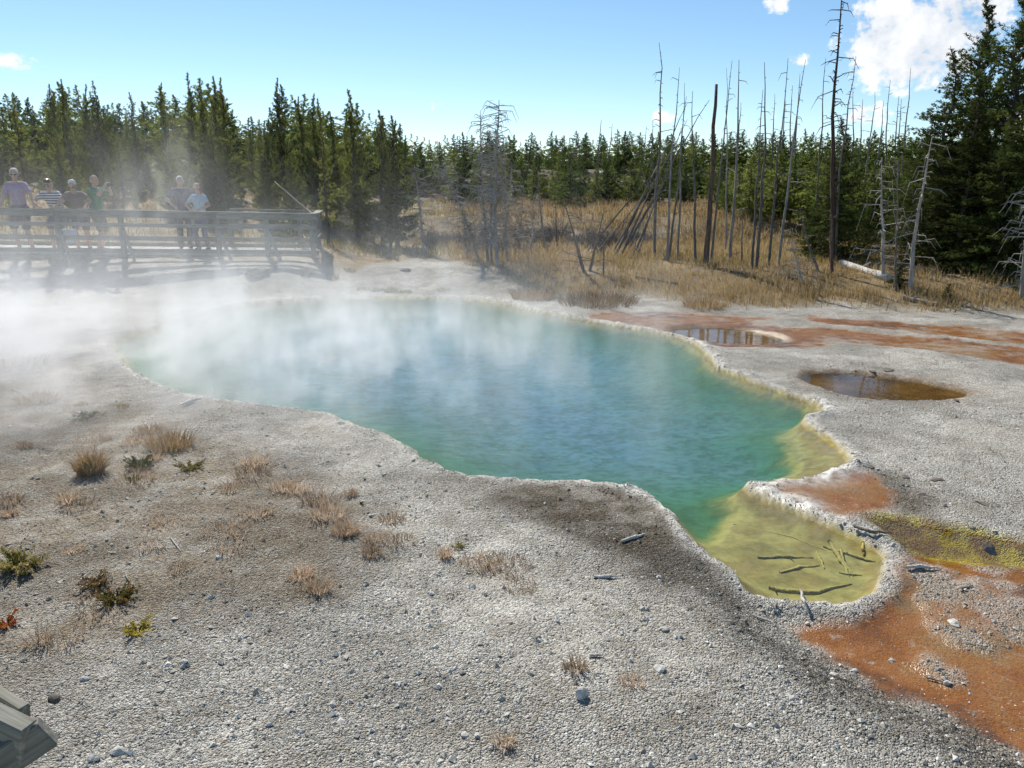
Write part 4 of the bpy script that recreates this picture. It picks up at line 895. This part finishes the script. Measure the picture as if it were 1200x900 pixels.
# ------------------------------------------------------------------ boardwalk
def box_mesh(name, sx, sy, sz, bev=.006):
    bm = bmesh.new(); bmesh.ops.create_cube(bm, size=1)
    for v in bm.verts: v.co = (v.co.x * sx, v.co.y * sy, v.co.z * sz)
    if bev: bmesh.ops.bevel(bm, geom=bm.edges[:], offset=bev, segments=1, affect='EDGES')
    me = bpy.data.meshes.new(name); bm.to_mesh(me); bm.free(); return me
def beam(name, a, b, w, h, parent, mat='weathered_plank', bev=.006, origin=Vector()):
    """timber from a to b, w across and h tall"""
    a = Vector(a); b = Vector(b); d = b - a; o = link(name, box_mesh(name, d.length, w, h, bev), mat, parent, (a + b) / 2 - origin)
    x = d.normalized(); y = (Vector((0, 0, 1)).cross(x)); y = y.normalized() if y.length > 1e-3 else Vector((0, 1, 0)); z = x.cross(y); o.rotation_mode = 'QUATERNION'; o.rotation_quaternion = Matrix((x, y, z)).transposed().to_quaternion(); return o
A = at_depth(0, 295, 17.8); B = at_depth(371, 298.5, 19.0)
B.z = B.z; dv = (B - A); ux = Vector((dv.x, dv.y, 0)).normalized(); uy = Vector((-ux.y, ux.x, 0)); A2 = A - dv.normalized() * 3.2
slope = dv.normalized(); LEN = (B - A2).length; WID = 2.1
bw = empty('boardwalk', A2); O = A2
tag(bw, 'grey weathered wooden boardwalk platform with rails behind the steaming pool', 'boardwalk')
def bp(s, w, h): return A2 + slope * s + uy * w + Vector((0, 0, h))
npl = int(LEN / .148)
for i in range(npl):
    s = .074 + i * .148; beam('deck_plank', bp(s, .0, -.022 + .002 * (i % 3)), bp(s, WID, -.022 + .002 * (i % 3)), .138, .040, bw, 'deck_plank', 0, O)
for w in (.08, WID / 2, WID - .08): beam('joist', bp(0.02, w, -.125), bp(LEN - .02, w, -.125), .07, .16, bw, origin=O)
def s_of(u): 
    best = min((abs(600 + F * p.x / (p.y * CP + (CAMZ - p.z) * SP) - u), s) for s in np.arange(0, LEN + .01, .01) for p in (bp(float(s), 0, 0),)); return float(best[1])
RH = 46 / F * 19.4
fposts = [0.3, s_of(-20), s_of(73), s_of(147), s_of(258), s_of(315), LEN - .06]
for i, s in enumerate(fposts):
    gz = zat(*bp(s, 0, 0).xy); beam('rail_post', (*bp(s, -.07, 0).xy, gz - .1), bp(s, -.07, RH - .05), .10, .10, bw, origin=O)
    beam('brace', bp(s + .05, -.10, RH * .52), bp(s + .32, -.52, -.13), .05, .09, bw, origin=O)
    if i >= 3: beam('outrigger', bp(s + .28, -.60, -.19), bp(s + .28, .6, -.19), .06, .09, bw, origin=O)
cuts = [0, fposts[2], fposts[4], fposts[6] + .12]
for a, b in zip(cuts[:-1], cuts[1:]):
    beam('cap_rail', bp(a + .004, -.08, RH - .02), bp(b - .004, -.08, RH - .02), .19, .045, bw, origin=O)
    beam('rail', bp(a + .004, -.145, RH - .10), bp(b - .004, -.145, RH - .10), .04, .12, bw, origin=O)
    beam('rail', bp(a + .004, -.142, RH * .66), bp(b - .004, -.142, RH * .66), .04, .085, bw, origin=O)
    beam('rail', bp(a + .004, -.142, RH * .36), bp(b - .004, -.142, RH * .36), .04, .10, bw, origin=O)
    beam('kerb_rail', bp(a + .004, .06, .05), bp(b - .004, .06, .05), .09, .09, bw, origin=O)
# back rail of the viewing platform end, and the end rail
sb = s_of(255)
bposts = [sb, s_of(300), s_of(345), LEN - .06]
for s in bposts: beam('rail_post', (*bp(s, WID + .06, 0).xy, zat(*bp(s, WID, 0).xy) - .1), bp(s, WID + .06, RH - .05), .10, .10, bw, origin=O)
beam('cap_rail', bp(sb, WID + .06, RH - .02), bp(LEN + .06, WID + .06, RH - .02), .17, .045, bw, origin=O)
for hh in (.56,): beam('rail', bp(sb, WID - .012, RH * hh), bp(LEN + .02, WID - .012, RH * hh), .04, .11, bw, origin=O)
beam('kerb_rail', bp(0, WID - .06, .05), bp(LEN - .1, WID - .06, .05), .09, .09, bw, origin=O)
beam('cap_rail', bp(LEN + .02, .02, RH - .014), bp(LEN + .02, WID - .05, RH - .014), .17, .045, bw, origin=O)
for hh in (.66, .36): beam('rail', bp(LEN + .03, -.10, RH * hh), bp(LEN + .03, WID + .02, RH * hh), .04, .11, bw, origin=O)

# near rail ends, lower left
C0 = at_depth(-4, 842, 1.62)
nr = empty('railing', (C0.x - .55, C0.y - .1, zat(C0.x - .55, C0.y) - .05)); tag(nr, 'ends of pale weathered boardwalk rails at the bottom corner of the gravel', 'railing'); O2 = nr.location.copy()
def rail_end(u1, v1, u2, v2, y2, w, h, back):
    e = at_depth(u2, v2, y2); s = at_depth(u1, v1, y2 + back); d = (e - s).normalized(); return beam('rail', s - d * .5, e, w, h, nr, bev=.004, origin=O2)
rail_end(-42, 800, 30, 846, 1.60, .03, .085, .10)
rail_end(-72, 820, 34, 872, 1.50, .045, .10, .07)
# short board fixed across, end grain to the water side
e = at_depth(36, 874, 1.49); beam('rail', e + Vector((-.10, -.02, -.055)), e + Vector((.02, .035, .012)), .035, .075, nr, bev=.004, origin=O2)
beam('rail_post', (C0.x - .55, C0.y - .08, O2.z), (C0.x - .55, C0.y - .08, C0.z + .03), .09, .09, nr, origin=O2)

# ------------------------------------------------------------------ people
dg = None
def hull(name, prims, vox=.011, dec=.35, smooth=4):
    """one continuous skin over tapered capsules (p, r, q, s) and ellipsoids (p, (rx, ry, rz))"""
    bm = bmesh.new()
    for pr in prims:
        if len(pr) == 2:
            m = Matrix.Translation(pr[0]) @ Matrix.Diagonal((*pr[1], 1)); bmesh.ops.create_icosphere(bm, subdivisions=3, radius=1, matrix=m)
        else:
            p, r0, q, r1 = Vector(pr[0]), pr[1], Vector(pr[2]), pr[3]; L = (q - p).length
            for c, rr in ((p, r0), (q, r1)): bmesh.ops.create_icosphere(bm, subdivisions=2, radius=rr, matrix=Matrix.Translation(c))
            if L > 1e-4:
                rot = (q - p).to_track_quat('Z', 'Y').to_matrix().to_4x4(); bmesh.ops.create_cone(bm, cap_ends=True, segments=14, radius1=r0, radius2=r1, depth=L, matrix=Matrix.Translation((p + q) / 2) @ rot)
    me = bpy.data.meshes.new(name + '_src'); bm.to_mesh(me); bm.free()
    o = bpy.data.objects.new('tmp', me); COL.objects.link(o)
    m = o.modifiers.new('r', 'REMESH'); m.mode = 'VOXEL'; m.voxel_size = vox; m.use_smooth_shade = True
    m = o.modifiers.new('s', 'SMOOTH'); m.factor = .5; m.iterations = smooth
    m = o.modifiers.new('d', 'DECIMATE'); m.ratio = dec
    bpy.context.view_layer.update(); ev = o.evaluated_get(bpy.context.evaluated_depsgraph_get()); out = bpy.data.meshes.new_from_object(ev); out.name = name
    out.polygons.foreach_set('use_smooth', [True] * len(out.polygons)); bpy.data.objects.remove(o); bpy.data.meshes.remove(me); return out
def ik(a, b, l1, l2, pole):
    a = Vector(a); b = Vector(b); d = b - a; L = min(d.length, (l1 + l2) * .995); dn = d.normalized(); b = a + dn * L
    x = (l1 * l1 - l2 * l2 + L * L) / (2 * L); h = math.sqrt(max(0, l1 * l1 - x * x)); pl = Vector(pole); pl = (pl - dn * pl.dot(dn)).normalized(); return a + dn * x + pl * h, b
def person(loc, rz, S, lean, hands, label, shirt, bottom, hair=None, head_yaw=0, head_pitch=0, hip_back=0, long_trousers=False, glasses=False, visor=None, stance=.11, fem=False, grip=True, stripes=False, sleeve=.75):
    """local frame: +Y the way the person faces, feet at z = 0; S scales a 1.75 m body"""
    o = empty('person', loc, rz); o.scale = (S, S, S)
    hip = Vector((0, -hip_back, .93)); ln = R(lean); up = Vector((0, math.sin(ln), math.cos(ln))); fw = Vector((0, math.cos(ln), -math.sin(ln)))
    chest = hip + up * .36; neck = hip + up * .53; sw = .145 if fem else .165
    hd = neck + (up * .5 + Vector((0, .15, .85))).normalized() * .145
    prim = [(hip, .135, hip + up * .15, .125), (hip + up * .15, .125, chest, .145), (neck, .055, hd - Vector((0, .01, .04)), .055)]
    for sx in (-1, 1): prim.append((chest + Vector((sx * .06, 0, .03)), .115, chest + Vector((sx * .09, 0, .03)), .10))
    sh = {}; el = {}; wr = {}
    body = list(prim); shirtp = [(p, r + .014, q, s + .014) for p, r, q, s in prim[:2]] + [(p, r + .014, q, s + .014) for p, r, q, s in prim[3:]]
    for i, sx in enumerate((-1, 1)):
        a = neck + Vector((sx * sw, 0, 0)) - up * .06; tgt = Vector(hands[i][0]); e, w = ik(a, tgt, .29, .25, hands[i][1])
        body += [(neck - up * .05, .06, a, .062), (a, .056, e, .042), (e, .041, w, .028)]
        shirtp += [(neck - up * .05, .066, a, .066), (a, .066, a.lerp(e, sleeve), .056)]
        d = (w - e).normalized(); pdn = Vector((0, 0, -1)) if grip else Vector((sx * -.6, .3, -.2)); pdn = (pdn - d * pdn.dot(d)).normalized(); sd = d.cross(pdn)
        palm = w + d * .055; body.append((w, .028, palm, .034)); body.append((palm + sd * .02, .022, palm - sd * .02, .022))
        for k in range(4):                                   # four curled fingers and a thumb from the side of the palm
            off = sd * (.03 - .02 * k); L = (.036, .042, .040, .032)[k]; k0 = palm + d * .022 + off; k1 = k0 + d * L + pdn * .012; k2 = k1 + (d * .4 + pdn).normalized() * L * .8
            body += [(k0, .0095, k1, .009), (k1, .009, k2, .008)]
        t0 = w + d * .03 + sd * .03; t1 = t0 + (sd * .8 + d * .6).normalized() * .035; body += [(t0, .012, t1, .010), (t1, .010, t1 + (d + pdn * .6).normalized() * .03, .009)]
    botp = [(hip + up * .04, .150, hip - Vector((0, 0, .06)), .155)]
    for i, sx in enumerate((-1, 1)):
        hj = hip + Vector((sx * .09, 0, -.04)); foot = Vector((sx * stance, -.02 + .05 * sx, .07)); kn, an = ik(hj, foot, .45, .43, (sx * .1, 1, 0))
        body += [(hj, .088, kn, .055), (kn, .054, kn.lerp(an, .35) + Vector((0, -.015, 0)), .056), (kn.lerp(an, .35) + Vector((0, -.015, 0)), .056, an, .036), (an, .036, an + Vector((0, .10, -.03)), .034)]
        if long_trousers: botp += [(hj, .105, kn, .075), (kn, .075, an, .062)]
        else: botp += [(hj, .108, kn.lerp(hj, .12), .088)]
        shoe = [(an + Vector((0, -.05, -.03)), .040, an + Vector((sx * .015, .15, -.038)), .036), (an + Vector((0, 0, .01)), .043, an + Vector((0, .03, -.02)), .04)]; link('shoe', hull('shoe', shoe, .014, .5), 'shoe', o)
    # head
    Rm = Matrix.Rotation(R(head_yaw), 3, 'Z') @ Matrix.Rotation(R(head_pitch), 3, 'X')
    def H(x, y, z): return hd + Rm @ Vector((x, y, z))
    body += [(H(0, -.01, .04), (.078, .096, .098)), (H(0, .02, -.045), .058, H(0, .045, -.075), .036), (H(0, .088, .005), .012, H(0, .104, -.02), .014), (H(-.025, .082, .03), .016, H(.025, .082, .03), .016), (H(-.018, .082, -.055), .012, H(.018, .082, -.055), .012),
             (H(-.08, -.005, -.01), .012, H(-.084, -.012, .025), .015), (H(.08, -.005, -.01), .012, H(.084, -.012, .025), .015)]
    link('body', hull('body', body, .0095, .4, 3), 'skin', o)
    link('shirt', hull('shirt', shirtp, .013, .4), shirt, o); link('trousers' if long_trousers else 'shorts', hull('shorts', botp, .014, .4), bottom, o)
    for sx in (-1, 1):
        me = hull('eye', [(H(sx * .030, .084, .012), (.011, .006, .007))], .004, .5, 1); link('eye', me, 'black', o)
    if hair:
        hm, full = hair; hp = [(H(0, -.025, .065), (.086, .092, .085)), (H(0, -.05, .02), (.082, .06, .075))] if full else [(H(0, -.055, .01), (.083, .05, .05))]
        if full == 2: hp += [(H(0, -.06, -.03), (.09, .05, .09)), (H(-.07, -.02, -.01), (.022, .045, .06)), (H(.07, -.02, -.01), (.022, .045, .06))]
        link('hair', hull('hair', hp, .011, .5), hm, o)
    if glasses: link('sunglasses', hull('sunglasses', [(H(-.032, .092, .012), (.026, .012, .017)), (H(.032, .092, .012), (.026, .012, .017)), (H(-.07, .075, .015), .006, H(-.082, 0, .015), .006), (H(.07, .075, .015), .006, H(.082, 0, .015), .006)], .006, .5, 1), 'black', o)
    if visor: link('visor', hull('visor', [(H(0, .0, .075), (.088, .100, .030)), (H(0, .11, .052), (.072, .075, .011)), (H(0, -.01, .09), (.080, .085, .055))], .009, .5, 2), visor, o)
    return tag(o, label, 'person')
def at_rail(u, w=.42): s = s_of(u); return bp(s, w, .005), s
ang = math.atan2(ux.y, ux.x); face = ang + math.pi        # facing the pool
hr = RH + .01
p, s = at_rail(24, .33); person(p, face, 1.03, 4, [((-.46, .42, hr / 1.03 + .02), (-1, -.4, -.1)), ((.25, .34, hr / 1.03 + .0), (1, -.6, -.1))], 'person in a lilac short-sleeved shirt and sunglasses standing with one arm stretched to the rail', 'shirt_lilac', 'shorts_dark', ('hair_white', 1), 10, -4, 0, False, True, sleeve=.8)
p, s = at_rail(61, .52); person(p, face, .97, 36, [((-.17, .50, hr / .97 + .03), (-1, .1, -.3)), ((.16, .50, hr / .97 + .03), (1, .1, -.3))], 'person in a dark visor and pale striped top leaning forward on the rail', 'striped', 'shorts_blue', ('hair_blond', 2), 0, -22, .12, False, True, 'black', fem=True, sleeve=.6)
p, s = at_rail(90, .52); person(p, face, .97, 38, [((-.30, .50, hr / .97 + .03), (-1, .1, -.3)), ((.14, .50, hr / .97 + .03), (1, .1, -.3))], 'person with short white hair and dark shirt leaning with forearms on the rail', 'shirt_brown', 'shorts_dark', ('hair_white', 1), -5, -24, .12, False, True, sleeve=.6)
p4, s = at_rail(113, .35); f4 = face + R(68); q4 = person(p4, f4, .97, 3, [((-.07, .36, 1.50), (-.7, 0, -1)), ((.07, .36, 1.50), (.7, 0, -1))], 'bald person in a green shirt and shorts photographing with a camera held up', 'shirt_green', 'shorts_khaki', ('hair_grey', 0), 0, -4, 0, False, False, grip=False, sleeve=.75)
p, s = at_rail(203, 1.35); person(p, face + R(20), .99, 6, [((-.42, .30, 1.12), (-1, -.2, -.4)), ((.22, .30, 1.05), (1, -.3, -.3))], 'person in a dark top half hidden in the steam', 'shirt_navy', 'shorts_dark', ('hair_white', 1), 0, 0, 0, True)
p, s = at_rail(229, 1.0); person(p, face - R(15), .90, 5, [((-.14, .28, 1.08), (-1, -.2, -.4)), ((.14, .28, 1.08), (1, -.2, -.4))], 'person in an orange cap and pale blue top beside the one hidden in steam', 'shirt_blue', 'shorts_blue', ('hair_brown', 2), 0, -10, 0, True, visor='cap_orange', fem=True, sleeve=.6)
# the camera in the green shirted person's hands
cm = empty('photo_camera', p4 + Matrix.Rotation(f4, 3, 'Z') @ (Vector((0, .43, 1.52)) * .97), f4); tag(cm, 'small black camera held up by the person in green', 'camera')
link('camera_body', box_mesh('camera_body', .12, .045, .075, .008), 'black', cm)
T = Tubes(); T.add([(0, .02, 0), (0, .075, 0), (0, .08, 0)], [.03, .03, .02], 14); link('lens', T.mesh('lens'), 'black', cm)
# white carrier bag
pb, s = at_rail(83, .30); bm = bmesh.new(); bmesh.ops.create_cube(bm, size=1); bmesh.ops.subdivide_edges(bm, edges=bm.edges[:], cuts=4, use_grid_fill=True); rb = random.Random(4)
for v in bm.verts: t = v.co.z + .5; v.co = (v.co.x * (.26 + .05 * t) + rb.uniform(-.008, .008), v.co.y * (.13 - .09 * t) + rb.uniform(-.008, .008), v.co.z * .30 + rb.uniform(-.006, .006))
me = bpy.data.meshes.new('bag'); bm.to_mesh(me); bm.free(); me.polygons.foreach_set('use_smooth', [True] * len(me.polygons))
bg_ = empty('bag', bp(s, -.035 + .09, .36), ang); tag(bg_, 'white carrier bag hanging behind the rail between the leaning people', 'bag'); link('bag_body', me, 'bag', bg_)
T = Tubes(); T.add([(-.08, 0, .13), (-.05, 0, .26), (.05, 0, .26), (.08, 0, .13)], [.008] * 4, 5); link('handle', T.mesh('handle'), 'bag', bg_)

# small wayside panel up on the terrace
p = stand(706, 43); sg = empty('sign_panel', p); tag(sg, 'small low white panel on posts among the ridge pines', 'sign')
ztop = top_z(201, 43) - p.z; w = .34
o = link('panel', box_mesh('panel', w * 2, .5, .05, .01), 'panel', sg, (0, 0, ztop)); o.rotation_euler.x = R(12)
for sx in (-1, 1): beam('post', p + Vector((sx * .25, .05, -.1)), p + Vector((sx * .25, .05, ztop - .03)), .06, .06, sg, origin=p)

# ------------------------------------------------------------------ steam
def steam():
    t = NT('steam'); P = t.pos(); xyz = t.n('ShaderNodeSeparateXYZ'); t.l(P, xyz.inputs[0]); x, y, z = xyz.outputs
    mp = t.n('ShaderNodeMapping'); t.l(P, mp.inputs[0]); mp.inputs['Scale'].default_value = (1.1, .5, .42)
    n1 = t.noise(mp.outputs[0], 1.25, 4, .62, 0).outputs['Fac']
    puff = t.math('POWER', t.range(n1, .44, .61), 1.7)
    def sm(v, a, b):
        o = t.n('ShaderNodeMapRange', interpolation_type='SMOOTHSTEP'); t.l(v, o.inputs[0]); o.inputs[1].default_value = a; o.inputs[2].default_value = b; return o.outputs[0]
    mul = lambda a, b: t.math('MULTIPLY', a, b)
    # sheet over the pool, thicker towards the hot left end
    base = mul(mul(sm(x, 3.8, -5.0), sm(y, 5.2, 9.0)), sm(y, 15.6, 13.0))
    h = t.math('POWER', 2.718, t.math('MULTIPLY', z, -1.9)); sheet = mul(mul(base, h), t.math('ADD', mul(puff, 2.0), .08))
    left = mul(mul(sm(x, -1.5, -5.0), sm(y, 8.0, 11)), mul(sm(y, 15.8, 13.6), sm(x, -14, -8))); hl = t.math('POWER', 2.718, t.math('MULTIPLY', z, -2.2)); drift = mul(mul(left, hl), t.math('ADD', mul(puff, 2.3), .10))
    # plume rising before the walk
    dx = t.math('ADD', x, t.math('ADD', 7.4, t.math('MULTIPLY', z, -.10))); dy = t.math('SUBTRACT', y, 16.8)
    r2 = t.math('ADD', t.math('POWER', t.math('ABSOLUTE', t.math('DIVIDE', dx, .95)), 2), t.math('POWER', t.math('ABSOLUTE', t.math('DIVIDE', dy, .9)), 2))
    pl = mul(mul(t.math('POWER', 2.718, t.math('MULTIPLY', r2, -1)), sm(z, 4.2, .6)), t.math('ADD', mul(puff, 1.5), .12))
    veil = mul(mul(sm(x, -4.6, -8.5), mul(sm(y, 14, 15.5), sm(y, 18.6, 17.2))), mul(sm(z, 4.4, .8), t.math('ADD', mul(puff, .22), .02)))
    d = t.math('ADD', t.math('ADD', mul(sheet, .66), mul(drift, .13)), t.math('ADD', mul(pl, .26), mul(veil, .14)))
    v = t.n('ShaderNodeVolumePrincipled'); v.inputs['Color'].default_value = (.98, .985, 1, 1); v.inputs['Anisotropy'].default_value = .45; t.l(d, v.inputs['Density'])
    t.l(v.outputs[0], t.out.inputs['Volume']); t.m.cycles.volume_step_rate = 1.0; M['steam'] = t.m
    me = bpy.data.meshes.new('steam'); bm = bmesh.new(); bmesh.ops.create_cube(bm, size=1)
    for q in bm.verts: q.co = (-14 + 18 * (q.co.x + .5), 5.0 + 13.9 * (q.co.y + .5), .012 + 4.6 * (q.co.z + .5))
    bm.to_mesh(me); bm.free(); o = link('steam', me, 'steam'); o['kind'] = 'stuff'; o['label'] = 'white steam drifting off the hot pool'
steam()
print('tris', sum(len(m.loops) - 2 * len(m.polygons) for m in bpy.data.meshes))

for o in COL.objects:                       # twigs, leaves and petals too small to pick apart
    if o.parent and o.name.split('.')[0] in ('branches', 'leaves', 'flower_heads'): o['kind'] = 'stuff'
